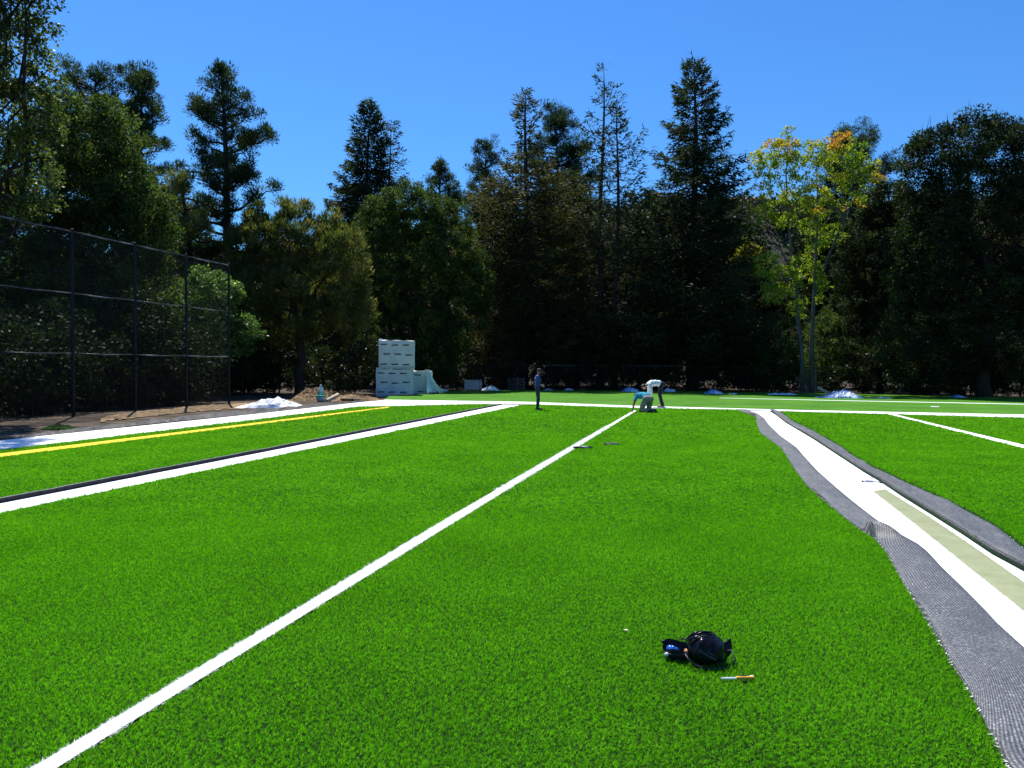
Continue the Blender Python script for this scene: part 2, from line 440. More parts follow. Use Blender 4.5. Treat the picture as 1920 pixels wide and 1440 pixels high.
LINE_R = gp([(1668, 774.2), (1920, 833.5), (2300, 925), (2300, 938), (1920, 840), (1660, 775.2)])
sheet('white_line', LINE_R, -0.007, M['white_turf'])
sheet('seam_and_shadow_line', gp([(-300, 931), (0, 879.2), (150, 853.5), (295, 829), (295, 829.8), (150, 854.8), (0, 881), (-300, 934)]), -0.009, M['seam'])  # tall fence rail's cast shadow, painted as a thin dark green strip
sheet('seam_and_shadow_line', gp([(880, 745.6), (1200, 751.4), (1480, 758.8), (1920, 766.6), (2300, 774), (2300, 775.2), (1920, 767.6), (1480, 759.6), (1200, 752.1), (880, 746.2)]), -0.009, M['seam'])
sheet('field_edge_line', gp([(1350, 745.6), (1560, 750), (1920, 757), (1920, 758), (1560, 750.8), (1350, 746)]), -0.008, M['white_soft'])

# ------------------------------------------------------------------ folded-back turf flaps over the open seam
def resample(pts, n, z=0.0):
    pts = np.array([[p.x, p.y] for p in (G(*q, z) for q in pts)])
    # smooth parameter: index based so that both edges keep their partner points
    t = np.linspace(0, len(pts) - 1, n)
    i = np.arange(len(pts))
    out = np.stack([np.interp(t, i, pts[:, k]) for k in range(2)], 1)
    k = np.array([1, 2, 3, 2, 1.0]); k /= k.sum()
    pad = np.pad(out, ((2, 2), (0, 0)), mode='edge')
    sm = np.stack([np.convolve(pad[:, c], k, mode='valid') for c in range(2)], 1)
    sm[0], sm[-1] = out[0], out[-1]
    return sm

def flap(name, fold, outer, label, bumps, seed, zf, zo):
    n, mcr = 260, 14
    A, B = resample(fold, n, zf), resample(outer, n, zo)
    root = empty(name, (A[n // 2][0], A[n // 2][1], 0))
    mw = Matrix.Translation(-Vector(root.location))
    verts, uvs = [], []
    along = 0.0
    for j in range(n):
        if j: along += np.linalg.norm(A[j] - A[j - 1])
        w = np.linalg.norm(B[j] - A[j])
        amp = 0.0
        for (jc, sig, h) in bumps:
            amp += h * math.exp(-((j / (n - 1) - jc) / sig) ** 2)
        # underside of the fold rises from the tape, turns over, lies on the pile
        prof = [(-0.0, -0.028), (-0.02, -0.012), (-0.026, 0.010), (-0.015, 0.030), (0.02, 0.040)]
        m2 = mcr
        for k in range(m2):
            s = k / (m2 - 1)
            prof.append((0.05 + s * (w - 0.05), None))
        row = []
        d = (B[j] - A[j]) / max(w, 1e-6)
        last = None; dist = 0.0
        for (x, z) in prof:
            if z is None:
                s = (x - 0.05) / max(w - 0.05, 1e-6)
                z = 0.043 - 0.020 * s + 0.010 * nz(along * 1.3, s * 1.5, seed) * (0.5 + s) + amp * math.sin(min(1, s * 1.0) * math.pi * 0.62) + 0.006 * nz(along * 5, s * 4, seed + 9)
            p = Vector((A[j][0] + d[0] * x, A[j][1] + d[1] * x, z))
            if last is not None: dist += (p - last).length
            last = p
            row.append((p, dist))
        # cut edge hangs down into the pile
        pe = Vector((B[j][0] + d[0] * 0.004, B[j][1] + d[1] * 0.004, -0.008))
        row.append((pe, dist + 0.03))
        verts.append(row)
        uvs.append(along)
    nc = len(verts[0])
    me = bpy.data.meshes.new('backing')
    vv = [tuple(mw @ p) for row in verts for (p, _) in row]
    ff = [(j * nc + k, j * nc + k + 1, (j + 1) * nc + k + 1, (j + 1) * nc + k) for j in range(n - 1) for k in range(nc - 1)]
    me.from_pydata(vv, [], ff)
    ul = me.uv_layers.new(name='UVMap')
    for lp in me.loops:
        j, k = divmod(lp.vertex_index, nc)
        ul.data[lp.index].uv = (verts[j][k][1], uvs[j])
    me.materials.append(M['backing'])
    me.polygons.foreach_set('use_smooth', [True] * len(me.polygons))
    link(bpy.data.objects.new('backing', me), root)
    # thread ends and pile tufts showing along the cut edge
    rng = np.random.default_rng(seed)
    tri = []
    for q in range(900):
        j = rng.integers(0, n - 1); f = rng.random()
        a = B[j] * (1 - f) + B[j + 1] * f
        if rng.random() < 0.35 + 0.5 * nz(j * .09, seed):
            dd = (B[j] - A[j]); dd = dd / np.linalg.norm(dd)
            ang = rng.normal(0, .8)
            dx = dd[0] * math.cos(ang) - dd[1] * math.sin(ang); dy = dd[0] * math.sin(ang) + dd[1] * math.cos(ang)
            l = rng.uniform(.01, .03)
            z0 = rng.uniform(0.0, 0.02)
            tri += [(a[0] - dy * .003, a[1] + dx * .003, z0), (a[0] + dy * .003, a[1] - dx * .003, z0), (a[0] + dx * l, a[1] + dy * l, z0 + rng.uniform(-.01, .012))]
    tv = np.array(tri) - np.array(root.location)
    o = fast_mesh('cut_threads', tv, 3, M['white_turf'], root); o['kind'] = 'stuff'
    tag(root, label, 'turf flap', 'turf edges folded back beside the open seam')
    return root

flap('turf_flap', FOLD_L, OUT_L, 'wide grey ribbed turf edge folded back onto the middle green panel, with a raised crease',
     [(0.535, 0.016, 0.13), (0.045, 0.012, 0.11), (0.215, 0.009, 0.05), (0.75, 0.05, 0.02), (0.38, .02, .03)], 3, .035, 0.0)
flap('turf_flap', FOLD_R, OUT_R, 'narrower grey turf edge folded back on the far side of the white seam',
     [(0.35, 0.02, 0.015), (0.62, 0.03, 0.012), (.15, .02, .015)], 8, -.02, .05)

# seam tape with glue
tp = gp(FOLD_L, -0.03) + gp(FOLD_R, -0.03)[::-1]
tape = sheet('seam_tape', tp, -0.032, M['tape'], kind=None)
tag(tape, 'broad white seam tape strip exposed between the two folded grey turf edges', 'seam tape')
sm = sheet('glue_smear', gp([(1612, 907), (1655, 905), (1678, 917), (1930, 1074), (2120, 1200), (2120, 1298), (1930, 1155), (1640, 928)], -0.03), -0.029, M['glue_thin'], kind=None)
sm.parent = tape
mb = MB()
gl, gr = resample([(1638, 918), (1720, 981), (1820, 1060), (1920, 1138), (2120, 1292)], 90), resample([(1660, 914), (1740, 963), (1820, 1016), (1920, 1085), (2120, 1216)], 90)
def gluef(u, v):
    j = min(89, int(round(v * 89)))
    a, b = gl[j], gr[j]
    e = 0.035 * nz(v * 60, u * 3, 4) * (1 if u in (0.0, 1.0) else 0)
    q = a + (b - a) * (u + e)
    z = -0.026 + (0.004 if 0 < u < 1 else 0) + 0.0015 * nz(u * 9, v * 80, 2)
    return (q[0], q[1], z)
mb.grid(gluef, 10, 89)
mb.build('glue_bed', M['glue'], tape, smooth=True)

# curled dark turf edge beside the left seam
n = 120
ea = resample([(-700, 1074), (0, 939), (300, 881.5), (600, 824), (940, 758)], n)
mb = MB()
def curl(u, v):
    j = min(n - 1, int(round(v * (n - 1))))
    a = ea[j]; b = ea[min(j + 1, n - 1)]; c = ea[max(j - 1, 0)]
    t = (b - c) / max(np.linalg.norm(b - c), 1e-6); nn = np.array([t[1], -t[0]])
    h = 0.036 + 0.010 * nz(v * 30, 1.0)
    prof = [(-0.10, 0.006), (-0.05, h * .8), (-0.015, h), (0.008, h * .92), (0.006, h * .5), (0.0, -0.03)]
    x, z = prof[int(round(u * 5))]
    x += 0.012 * nz(v * 22, 3.3)
    return (a[0] + nn[0] * x, a[1] + nn[1] * x, z)
mb.grid(curl, 5, n - 1)
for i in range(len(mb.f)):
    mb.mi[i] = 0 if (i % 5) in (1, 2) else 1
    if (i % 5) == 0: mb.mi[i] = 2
o = mb.build('turf_edge', [M['grey_lip'], M['black_edge'], M['turf']])
tag(o, 'long dark curled turf edge standing up along the white seam strip', 'turf edge')

# ------------------------------------------------------------------ turf fibres
def tuft_object(name, nblade, length, width, spread, lean, seed, mat):
    rng = np.random.default_rng(seed)
    v, f = [], []
    for _ in range(nblade):
        ox, oy = rng.uniform(-spread, spread, 2)
        an = rng.uniform(0, 2 * math.pi); ln = lean * rng.uniform(.4, 1.4)
        dx, dy = math.cos(an), math.sin(an)
        wa = rng.uniform(0, math.pi); wx, wy = math.cos(wa) * width / 2, math.sin(wa) * width / 2
        L = length * rng.uniform(.65, 1.15)
        b = len(v)
        for s in (0, .55, 1.0):
            wd = 1.0 if s < .9 else 0.25
            bend = ln * s * s * L
            v.append((ox + dx * bend - wx * wd, oy + dy * bend - wy * wd, L * s * (1 - .25 * ln * s)))
            v.append((ox + dx * bend + wx * wd, oy + dy * bend + wy * wd, L * s * (1 - .25 * ln * s)))
        f += [(b, b + 1, b + 3, b + 2), (b + 2, b + 3, b + 5, b + 4)]
    me = bpy.data.meshes.new(name); me.from_pydata(v, [], f); me.materials.append(mat)
    return bpy.data.objects.new(name, me)

def in_poly(x, y, poly):
    poly = np.asarray(poly); inside = np.zeros(len(x), bool)
    j = len(poly) - 1
    for i in range(len(poly)):
        xi, yi = poly[i]; xj, yj = poly[j]
        c = ((yi > y) != (yj > y)) & (x < (xj - xi) * (y - yi) / (yj - yi + 1e-12) + xi)
        inside ^= c; j = i
    return inside

def fibre_stuff(name, x, y, z, sources, scale, parent=None, kind='stuff'):
    n_ = len(x)
    me = bpy.data.meshes.new(name)
    me.vertices.add(n_)
    me.vertices.foreach_set('co', np.stack([x, y, np.full(n_, z)], 1).astype(np.float32).ravel())
    q_ = np.stack([x, y], 1)
    nap = np.sin(x * 1.9 + 1.3 * np.sin(y * 1.1)) * .25 + np.sin(y * 2.3 + x * .7) * .2 + .8 * np.sin(x * .43 + 1.1 * np.sin(y * .31 + 1)) * np.sin(y * .37 + x * .21)
    rot = np.stack([RNG.normal(0.10, .16, n_) + nap * .35, RNG.normal(0, .18, n_) + nap * .3, RNG.uniform(0, 6.28, n_)], 1).astype(np.float32)
    # tilt applied in world: rotate about Z first, then lean
    a = me.attributes.new('rot', 'FLOAT_VECTOR', 'POINT'); a.data.foreach_set('vector', rot.ravel())
    s = me.attributes.new('scl', 'FLOAT', 'POINT'); s.data.foreach_set('value', scale.astype(np.float32))
    o = link(bpy.data.objects.new(name, me), parent)
    ng = bpy.data.node_groups.new(name + '_nodes', 'GeometryNodeTree')
    ng.interface.new_socket('Geometry', in_out='INPUT', socket_type='NodeSocketGeometry')
    ng.interface.new_socket('Geometry', in_out='OUTPUT', socket_type='NodeSocketGeometry')
    N, L = ng.nodes, ng.links
    gi, go = N.new('NodeGroupInput'), N.new('NodeGroupOutput')
    iop = N.new('GeometryNodeInstanceOnPoints')
    jn = N.new('GeometryNodeJoinGeometry')
    for src in sources[::-1]:
        oi = N.new('GeometryNodeObjectInfo'); oi.inputs['Object'].default_value = src; oi.inputs['As Instance'].default_value = True
        L.new(oi.outputs['Geometry'], jn.inputs[0])
    ri = N.new('FunctionNodeRandomValue'); ri.data_type = 'INT'
    ri.inputs[4].default_value = 0; ri.inputs[5].default_value = len(sources) - 1
    na = N.new('GeometryNodeInputNamedAttribute'); na.data_type = 'FLOAT_VECTOR'; na.inputs[0].default_value = 'rot'
    ns = N.new('GeometryNodeInputNamedAttribute'); ns.data_type = 'FLOAT'; ns.inputs[0].default_value = 'scl'
    er = N.new('FunctionNodeEulerToRotation')
    L.new(gi.outputs[0], iop.inputs['Points']); L.new(jn.outputs[0], iop.inputs['Instance'])
    iop.inputs['Pick Instance'].default_value = True
    L.new(ri.outputs[2], iop.inputs['Instance Index'])
    L.new(na.outputs[0], er.inputs[0]); L.new(er.outputs[0], iop.inputs['Rotation'])
    L.new(ns.outputs[0], iop.inputs['Scale'])
    L.new(iop.outputs[0], go.inputs[0])
    md = o.modifiers.new('fibres', 'NODES'); md.node_group = ng
    o['kind'] = kind
    return o

M['fibre'] = fibre_mat('green_fibre', [(0.0, (0.055, 0.20, 0.003)), (0.45, (0.142, 0.46, 0.005)), (0.8, (0.215, 0.58, 0.008)), (1.0, (0.29, 0.65, 0.04))], 0.48)
M['fibre_white'] = fibre_mat('white_fibre', [(0.0, (0.88, 0.87, 0.84)), (1.0, (0.94, 0.93, 0.90))], 0.5, (1, 1, 1), 0.5)
near_src = [tuft_object('fibre_tuft', 6, 0.024, 0.0022, 0.008, 0.6, 100 + i, M['fibre']) for i in range(6)]
far_src = [tuft_object('fibre_tuft', 9, 0.027, 0.005, 0.021, 0.75, 200 + i, M['fibre']) for i in range(5)]
white_src = [tuft_object('fibre_tuft', 10, 0.026, 0.0035, 0.010, 0.55, 300 + i, M['fibre_white']) for i in range(4)]

def scatter(y0, y1, step):
    ys = []; xs = []
    nrow = int((y1 - y0) / step)
    for r in range(nrow):
        yy = y0 + r * step
        hw = 0.70 * yy + 0.35
        k = int(2 * hw / step)
        xs.append(np.linspace(-hw, hw, k)); ys.append(np.full(k, yy))
    x = np.concatenate(xs); y = np.concatenate(ys)
    return x + RNG.uniform(-step * .55, step * .55, len(x)), y + RNG.uniform(-step * .55, step * .55, len(y))

line_np = np.array(LINE)
OUTL_P = gp(OUT_L)
T2_OPEN = gp([(985, 757.8), (1190, 764.6), (1380, 768)] + OUT_L + [(1700, 1560), (-700, 1560), (-700, 1104), (0, 960)])
T3_OPEN = gp([(1462, 771), (1480, 771.2), (1920, 783.2), (2300, 793.5), (2700, 900), (2700, 1400)] + OUT_R[::-1])
vfar_src = [tuft_object('fibre_tuft', 10, 0.034, 0.013, 0.055, 0.8, 400 + i, M['fibre']) for i in range(4)]
wfar_src = [tuft_object('fibre_tuft', 12, 0.034, 0.009, 0.02, 0.6, 500 + i, M['fibre_white']) for i in range(3)]
for (ya, yb, st, src, lo, hi) in ((3.05, 10.5, 0.0162, near_src, None, (8.0, 10.5)), (8.0, 22.0, 0.036, far_src, (8.0, 10.5), (17, 22)), (17.0, 36.0, 0.088, vfar_src, (17, 22), None)):
    x, y = scatter(ya, yb, st)
    keep = np.ones(len(x), bool)
    q = RNG.random(len(x))
    if lo: keep &= q < (y - lo[0]) / (lo[1] - lo[0]) + .05
    if hi: keep &= q < 1 - (y - hi[0]) / (hi[1] - hi[0])
    x, y = x[keep], y[keep]
    ok = (in_poly(x, y, T2_OPEN) | in_poly(x, y, T3_OPEN) | in_poly(x, y, T1))
    onl = in_poly(x, y, line_np)
    skip = in_poly(x, y, YEL) | in_poly(x, y, LINE_R)
    g = ok & ~onl & ~skip
    fibre_stuff('grass', x[g], y[g], -0.012, src, RNG.uniform(.6, 1.3, int(g.sum())))
    if src is not vfar_src:
        # white rows are tufted closer
        x, y = scatter(ya, yb, st * .9)
        x, y = x[(y < (hi[1] if hi else 99))], y[(y < (hi[1] if hi else 99))]
        w_ = in_poly(x, y, line_np) & (y > (lo[1] if lo else 0))
        fibre_stuff('white_line_grass', x[w_], y[w_], -0.010, white_src if src is near_src else wfar_src, RNG.uniform(.85, 1.2, int(w_.sum())))
    del x, y

# ------------------------------------------------------------------ foliage tools
def unit(a):
    return a / np.maximum(np.linalg.norm(a, axis=-1, keepdims=True), 1e-9)

def leaf_tris(c, d, w, l, wd):
    """c base points, d directions, w width dirs, l lengths, wd widths -> (N*3,3)"""
    a = c - w * wd[:, None] * .5; b = c + w * wd[:, None] * .5; t = c + d * l[:, None]
    return np.stack([a, b, t], 1).reshape(-1, 3)

def leaf_quads(c, d, w, l, wd):
    m1 = c + d * (l * .45)[:, None]
    return np.stack([c, m1 + w * wd[:, None] * .5, c + d * l[:, None], m1 - w * wd[:, None] * .5], 1).reshape(-1, 4 * 1, 3).reshape(-1, 3)

def rand_dirs(n_, up=0.0):
    d = RNG.normal(0, 1, (n_, 3)); d[:, 2] += up
    return unit(d)

def perp(d):
    r = RNG.normal(0, 1, d.shape)
    return unit(np.cross(d, r))

def clump_leaves(cent, rad, per, size, needle=False, quad=False, up=0.35, flat_=0.8):
    """leaves around each clump centre. returns verts, var"""
    k = len(cent)
    c = np.repeat(cent, per, 0); rr = np.repeat(rad, per)
    o = rand_dirs(len(c), 0.15) * (RNG.random(len(c)) ** .45)[:, None]
    o[:, 2] *= flat_
    pos = c + o * rr[:, None]
    if needle:
        d = unit(o + rand_dirs(len(c)) * .45 + np.array([0, 0, up]))
    else:
        d = unit(o * .6 + rand_dirs(len(c)) + np.array([0, 0, up * .4]))
    l = size * RNG.uniform(.6, 1.35, len(c))
    wd = l * (RNG.uniform(.22, .36, len(c)) if needle else RNG.uniform(.5, .8, len(c)))
    v = (leaf_quads if quad else leaf_tris)(pos, d, perp(d), l, wd)
    cv = np.repeat(RNG.uniform(0, .65, k), per) + RNG.normal(.17, .16, len(c))
    return v, np.clip(cv, 0, 1)

def lobes_px(lobes, Y, depth=1.0):
    out = []
    for (px, py, rx, ry, *yy) in lobes:
        yo = yy[0] if yy else 0.0
        p = P(px, py, Y + yo)
        s = mpp(Y + yo)
        out.append((np.array(p), np.array([rx * s, max(rx, ry) * .8 * s * depth, ry * s])))
    return out

def lobe_clumps(lobes, rc, k=1.15, interior=0.25, zmin=0.1):
    cents = []
    for i, (c, r) in enumerate(lobes):
        area = 4 * math.pi * ((r[0] * r[1]) ** 1.6 / 3 + (r[0] * r[2]) ** 1.6 / 3 + (r[1] * r[2]) ** 1.6 / 3) ** (1 / 1.6)
        n_ = max(6, int(k * area / (math.pi * rc * rc)))
        d = rand_dirs(n_, .12)
        bump = 1 + .16 * np.array([nz(q[0] * 2.1 + i, q[1] * 2.1, q[2] * 2.1) for q in d])
        p = c + d * r * (RNG.uniform(.80, 1.02, n_) * bump)[:, None]
        pi = c + rand_dirs(int(n_ * interior)) * r * RNG.uniform(.2, .75, int(n_ * interior))[:, None]
        p = np.concatenate([p, pi])
        keep = p[:, 2] > zmin
        for j, (c2, r2) in enumerate(lobes):
            if j != i:
                keep &= (np.sum(((p - c2) / r2) ** 2, 1) > .55) | (RNG.random(len(p)) < .12)
        cents.append(p[keep])
    return np.concatenate(cents)

def crown_cards(root, cents, rc, per, size, mat, **kw):
    rad = rc * RNG.uniform(.65, 1.35, len(cents))
    nper = 4 if kw.get('quad') else 3
    v, var = clump_leaves(cents - np.array(root.location), rad, per, size, **kw)
    return fast_mesh('crown', v, nper, mat, root, var)

def limb_mesh(mb_, base, tip, r0, r1, n_=5, wob=.25, k=5, sides=6):
    base, tip = Vector(base), Vector(tip)
    pts = []
    L = (tip - base).length
    for i in range(k + 1):
        s = i / k
        p = base.lerp(tip, s)
        if 0 < i: p += Vector((random.uniform(-1, 1), random.uniform(-1, 1), random.uniform(-.5, .5))) * wob * L * .12 * (1 if i < k else .3)
        pts.append(p)
    mb_.tube(pts, [r0 + (r1 - r0) * (i / k) for i in range(k + 1)], sides)
    return pts

def broadleaf(name, label, px, Y, lobes, mat, rc=.55, per=80, size=.16, trunk_r=.25, group=None, cat='tree', k=1.15, twigs=0, quad=False, bark='bark', trunk_px=None, needle=False, up=.35, interior=.25):
    base = P(px, 700, Y); base.z = -0.1
    root = empty(name, base)
    L = lobes_px(lobes, Y)
    cents = lobe_clumps(L, rc, k, interior)
    cr = crown_cards(root, cents, rc, per, size, M[mat], quad=quad, needle=needle, up=up)
    mb_ = MB()
    big = sorted(L, key=lambda q: -q[0][2])
    top = big[0][0] - np.array(base)
    fork = Vector((top[0] * .25, top[1] * .25, max(1.2, min(top[2] * .38, 5))))
    limb_mesh(mb_, (0, 0, -.2), fork, trunk_r * 1.25, trunk_r * .8, wob=.35, k=6, sides=9)
    for (c, r) in L:
        t = Vector(c - np.array(base))
        t.z += r[2] * .3
        limb_mesh(mb_, fork, t, trunk_r * .55, trunk_r * .1, wob=1.0, k=6, sides=5)
    sel = cents[RNG.choice(len(cents), min(len(cents), 90), replace=False)]
    for c in sel:
        i = int(np.argmin([np.linalg.norm((c - q[0]) / q[1]) for q in L]))
        limb_mesh(mb_, Vector(L[i][0] - np.array(base)), Vector(c - np.array(base)), trunk_r * .14, .012, wob=1.2, k=3, sides=3)
    if twigs:
        outer = cents[cents[:, 2] > np.percentile(cents[:, 2], 72)]
        for c in outer[RNG.choice(len(outer), min(twigs, len(outer)), replace=False)]:
            b = Vector(c - np.array(base)); t = b + Vector((random.uniform(-.3, .3), random.uniform(-.2, .2), random.uniform(.7, 1.25)))
            limb_mesh(mb_, b, t, .022, .008, wob=.6, k=2, sides=3)
    mb_.build('trunk', M[bark], root, smooth=True)
    tag(root, label, cat, group)
    return root

def redwood(name, label, px, top_py, Y, prof, z0f, nbr, per, mat='redwood', size=.34, droop=-.25, gap=.0, trunk_r=.3, lean=0.0, group=None, spread=1.0, tipup=.25, bare=.15):
    base = P(px, 700, Y); base.z = -.1
    Ht = P(px, top_py, Y).z + .1
    root = empty(name, base)
    ts, rs = [q[0] for q in prof], [q[1] for q in prof]
    mb_ = MB()
    axis = lambda z: Vector((lean * (z / Ht) + .12 * math.sin(z * .35 + px), .1 * math.sin(z * .3), z))
    mb_.tube([axis(Ht * i / 16) for i in range(17)], [trunk_r * (1 - i / 16.3) ** .85 + .012 for i in range(17)], 9)
    vs_, va = [], []
    tg = np.linspace(z0f, 1, 200); wg = np.interp(tg, ts, rs); wg = .22 * wg.max() + wg; cg = np.cumsum(wg); cg = (cg - cg[0]) / (cg[-1] - cg[0])
    for b in range(nbr):
        t = float(np.interp((b + RNG.random()) / nbr, cg, tg))
        if gap and nz(t * 9 + px, 3.1) > .55 - gap: 
            if RNG.random() < .75: continue
        L = 1.5 * float(np.interp(t, ts, rs)) * RNG.uniform(.55, 1.12)
        if L < .1: L = .1
        az = b * 2.39996 + RNG.normal(0, .35)
        u = Vector((math.cos(az), math.sin(az), 0))
        rise = droop + (.75 - droop) * max(0, (t - .72) / .28) ** 1.3 + RNG.normal(0, .07)
        p0 = axis(Ht * t)
        pts = []
        for s in np.linspace(0, 1, 6):
            pts.append(p0 + u * (L * s) + Vector((0, 0, L * (rise * s + tipup * s * s * .9 - .12 * math.sin(s * 3.1)))))
        mb_.tube(pts, [max(.008, .018 + .012 * L * (1 - s)) for s in np.linspace(0, 1, 6)], 3, cap=False)
        n_ = int(8 + 1.35 * per * (0.08 + .92 * min(1, L / (1.5 * max(rs)))) * RNG.uniform(.7, 1.3))
        s = bare + (1 - bare) * RNG.random(n_) ** .62
        P_ = np.array([[*p] for p in pts])
        pos = np.stack([np.interp(s, np.linspace(0, 1, 6), P_[:, i]) for i in range(3)], 1)
        side = np.array([-u.y, u.x, 0])
        lat = RNG.normal(0, 1, n_) * (.17 + .30 * L * (1.2 - s) * .5) * spread
        pos += side[None] * lat[:, None]
        pos[:, 2] += RNG.normal(-.08, .13, n_) * spread - np.abs(lat) * .22
        d = unit(np.array(u)[None] * .7 + side[None] * np.sign(lat)[:, None] * RNG.uniform(.2, 1, n_)[:, None] + np.stack([RNG.normal(0, .3, n_), RNG.normal(0, .3, n_), RNG.normal(-.18 if t < .85 else .35, .4, n_)], 1))
        l = size * RNG.uniform(.5, 1.3, n_)
        vs_.append(leaf_tris(pos, d, perp(d), l, l * RNG.uniform(.2, .38, n_)))
        va.append(np.clip(RNG.uniform(0, .6) + RNG.normal(.18, .15, n_), 0, 1))
    mb_.build('trunk', M['bark'], root, smooth=True)
    fast_mesh('crown', np.concatenate(vs_), 3, M[mat], root, np.concatenate(va))
    tag(root, label, 'tree', group)
    return root

def pine(name, label, px, top_py, Y, prof, z0f, nlimb, tufts, mat='pine', rc=.44, per=120, size=.19, trunk_r=.3, lean=0.0, group=None, rise=.35, bend=.4, extra=()):
    """limbs that carry upright brush-like tufts at their ends"""
    base = P(px, 700, Y); base.z = -.1
    Ht = P(px, top_py, Y).z - .3
    root = empty(name, base)
    ts, rs = [q[0] for q in prof], [q[1] for q in prof]
    mb_ = MB()
    axis = lambda z: Vector((lean * (z / Ht) + bend * math.sin(z / Ht * 4 + px), .2 * math.sin(z * .3), z))
    mb_.tube([axis(Ht * i / 14) for i in range(15)], [trunk_r * (1 - i / 14.5) ** .8 + .02 for i in range(15)], 9)
    cents = []
    for b in range(nlimb):
        t = z0f + (1 - z0f) * (b + RNG.random()) / nlimb
        L = float(np.interp(t, ts, rs)) * RNG.uniform(.6, 1.15)
        az = b * 2.39996 + RNG.normal(0, .5)
        u = Vector((math.cos(az), math.sin(az), 0))
        p0 = axis(Ht * t)
        rz = rise * RNG.uniform(.2, 1.5) + .5 * max(0, t - .75) * 3
        tip = p0 + u * L + Vector((0, 0, L * rz))
        pts = limb_mesh(mb_, p0, tip, .035 + .022 * L, .02, wob=.8, k=5, sides=4)
        nt = max(2, int(tufts * L / max(rs) * RNG.uniform(.7, 1.3)))
        for q in range(nt):
            s = RNG.uniform(.35, 1.0)
            i = min(4, int(s * 5)); a = pts[i].lerp(pts[i + 1], s * 5 - i)
            e = a + Vector((RNG.normal(0, .42), RNG.normal(0, .42), abs(RNG.normal(.25, .22)))) * (.35 + .12 * L)
            mb_.tube([a, e], [.02, .01], 3, cap=False)
            cents.append(e)
    for (ex, ey, dy) in extra:
        tip = P(ex, ey, Y + dy) - base
        p0 = axis(max(1.0, tip.z - abs(tip.x) * .45))
        pts = limb_mesh(mb_, p0, tip, .10, .025, wob=.5, k=6, sides=5)
        for q in range(22):
            s = RNG.uniform(.25, 1.0); i = min(5, int(s * 6)); a = pts[i].lerp(pts[i + 1], s * 6 - i)
            e = a + Vector((RNG.normal(0, .38), RNG.normal(0, .38), abs(RNG.normal(.3, .3))))
            mb_.tube([a, e], [.02, .01], 3, cap=False); cents.append(e)
    for q in range(5):
        cents.append(axis(Ht * (.95 + .012 * q)) + Vector((RNG.normal(0, .2), RNG.normal(0, .2), .1)))
    mb_.build('trunk', M['bark'], root, smooth=True)
    cents = np.array([[*c] for c in cents])
    v, var = clump_leaves(cents, rc * RNG.uniform(.6, 1.25, len(cents)), per, size, needle=True, up=.6, flat_=1.05)
    fast_mesh('crown', v, 3, M[mat], root, var)
    tag(root, label, 'tree', group)
    return root

# ------------------------------------------------------------------ trees
GL, GC, GR = 'trees behind the tall fence', 'trees along the far end of the field', 'trees beyond the right-hand end'
broadleaf('leafy_tree', 'tallest loose leafy tree rising out of frame above the fence', -60, 25,
          [(15, -20, 70, 80), (60, 20, 45, 55), (20, 110, 60, 70), (85, 150, 34, 42), (0, 230, 80, 70), (75, 215, 38, 50), (20, 330, 85, 80), (-60, 120, 90, 140), (-190, 130, 130, 200), (-120, -110, 130, 110), (50, -140, 110, 80), (-150, 380, 110, 120), (30, -260, 130, 90)], 'poplar', rc=.34, per=70, size=.125, trunk_r=.17, group=GL, quad=True, k=.85, interior=.15)
broadleaf('broad_tree', 'broad dense dark green tree straight behind the tall fence posts', 160, 37,
          [(120, 270, 85, 95), (205, 270, 70, 85), (110, 400, 115, 110), (235, 400, 70, 95), (285, 430, 45, 80), (180, 530, 140, 110), (50, 560, 110, 130), (150, 650, 160, 80), (-60, 420, 110, 160), (200, 360, 90, 90, 3), (90, 480, 110, 100, 3)], 'oak', rc=.46, per=75, size=.135, trunk_r=.3, group=GL, quad=True, k=1.3, interior=.6)
pine('pine_tree', 'flat-topped pine showing just above the broad tree, next to the tall leafy tree', 190, 128, 56, [(0, 3.5), (.8, 3.8), (.93, 2.4), (1, .8)], .6, 44, 11, group=GL)
pine('pine_tree', 'narrow-headed pine between the flat-topped pine and the large leaning pine', 278, 128, 55, [(0, 3.4), (.7, 2.9), (.9, 1.6), (1, .6)], .45, 56, 11, group=GL)
pine('pine_tree', 'tallest open-branched pine with long limb reaching sideways, behind the fence end', 432, 120, 50, [(0, 3.2), (.5, 3.6), (.7, 2.7), (.85, 1.7), (1, .5)], .3, 58, 10, group=GL, trunk_r=.36, lean=-.8, per=150, extra=[(515, 255, .25), (468, 330, -.1), (362, 205, .1)])
pine('pine_tree', 'low pine half hidden between the broad tree and the large pine', 345, 320, 47, [(0, 2.6), (.6, 2.4), (1, .6)], .2, 30, 9, mat='pine_brown', group=GL)
broadleaf('pine_tree', 'wide bushy brownish pine filling the gap between fence end and oak', 560, 46,
          [(480, 480, 55, 70), (560, 455, 60, 62), (630, 490, 58, 70), (580, 560, 100, 75), (500, 570, 66, 80), (568, 396, 16, 24), (482, 408, 20, 28), (533, 402, 13, 24), (620, 425, 22, 24), (650, 580, 45, 60)], 'pine_brown', rc=.46, per=140, size=.2, needle=True, group=GL, up=.8, k=1.3)
broadleaf('leafy_bush', 'large sunlit bright green bush seen through the last fence bays', 400, 40.5,
          [(395, 560, 50, 55), (450, 630, 42, 40), (380, 640, 62, 55), (345, 600, 45, 60)], 'bush', rc=.4, per=85, size=.14, trunk_r=.1, cat='bush', quad=True)
redwood('redwood_tree', 'thin-topped dark redwood left of the dense oak', 690, 190, 66, [(0, 3.9), (.45, 3.5), (.62, 2.7), (.74, 1.8), (.85, 1.15), (.94, .6), (1, .2)], .3, 400, 150, group=GC, droop=-.45, gap=.08, size=.4)
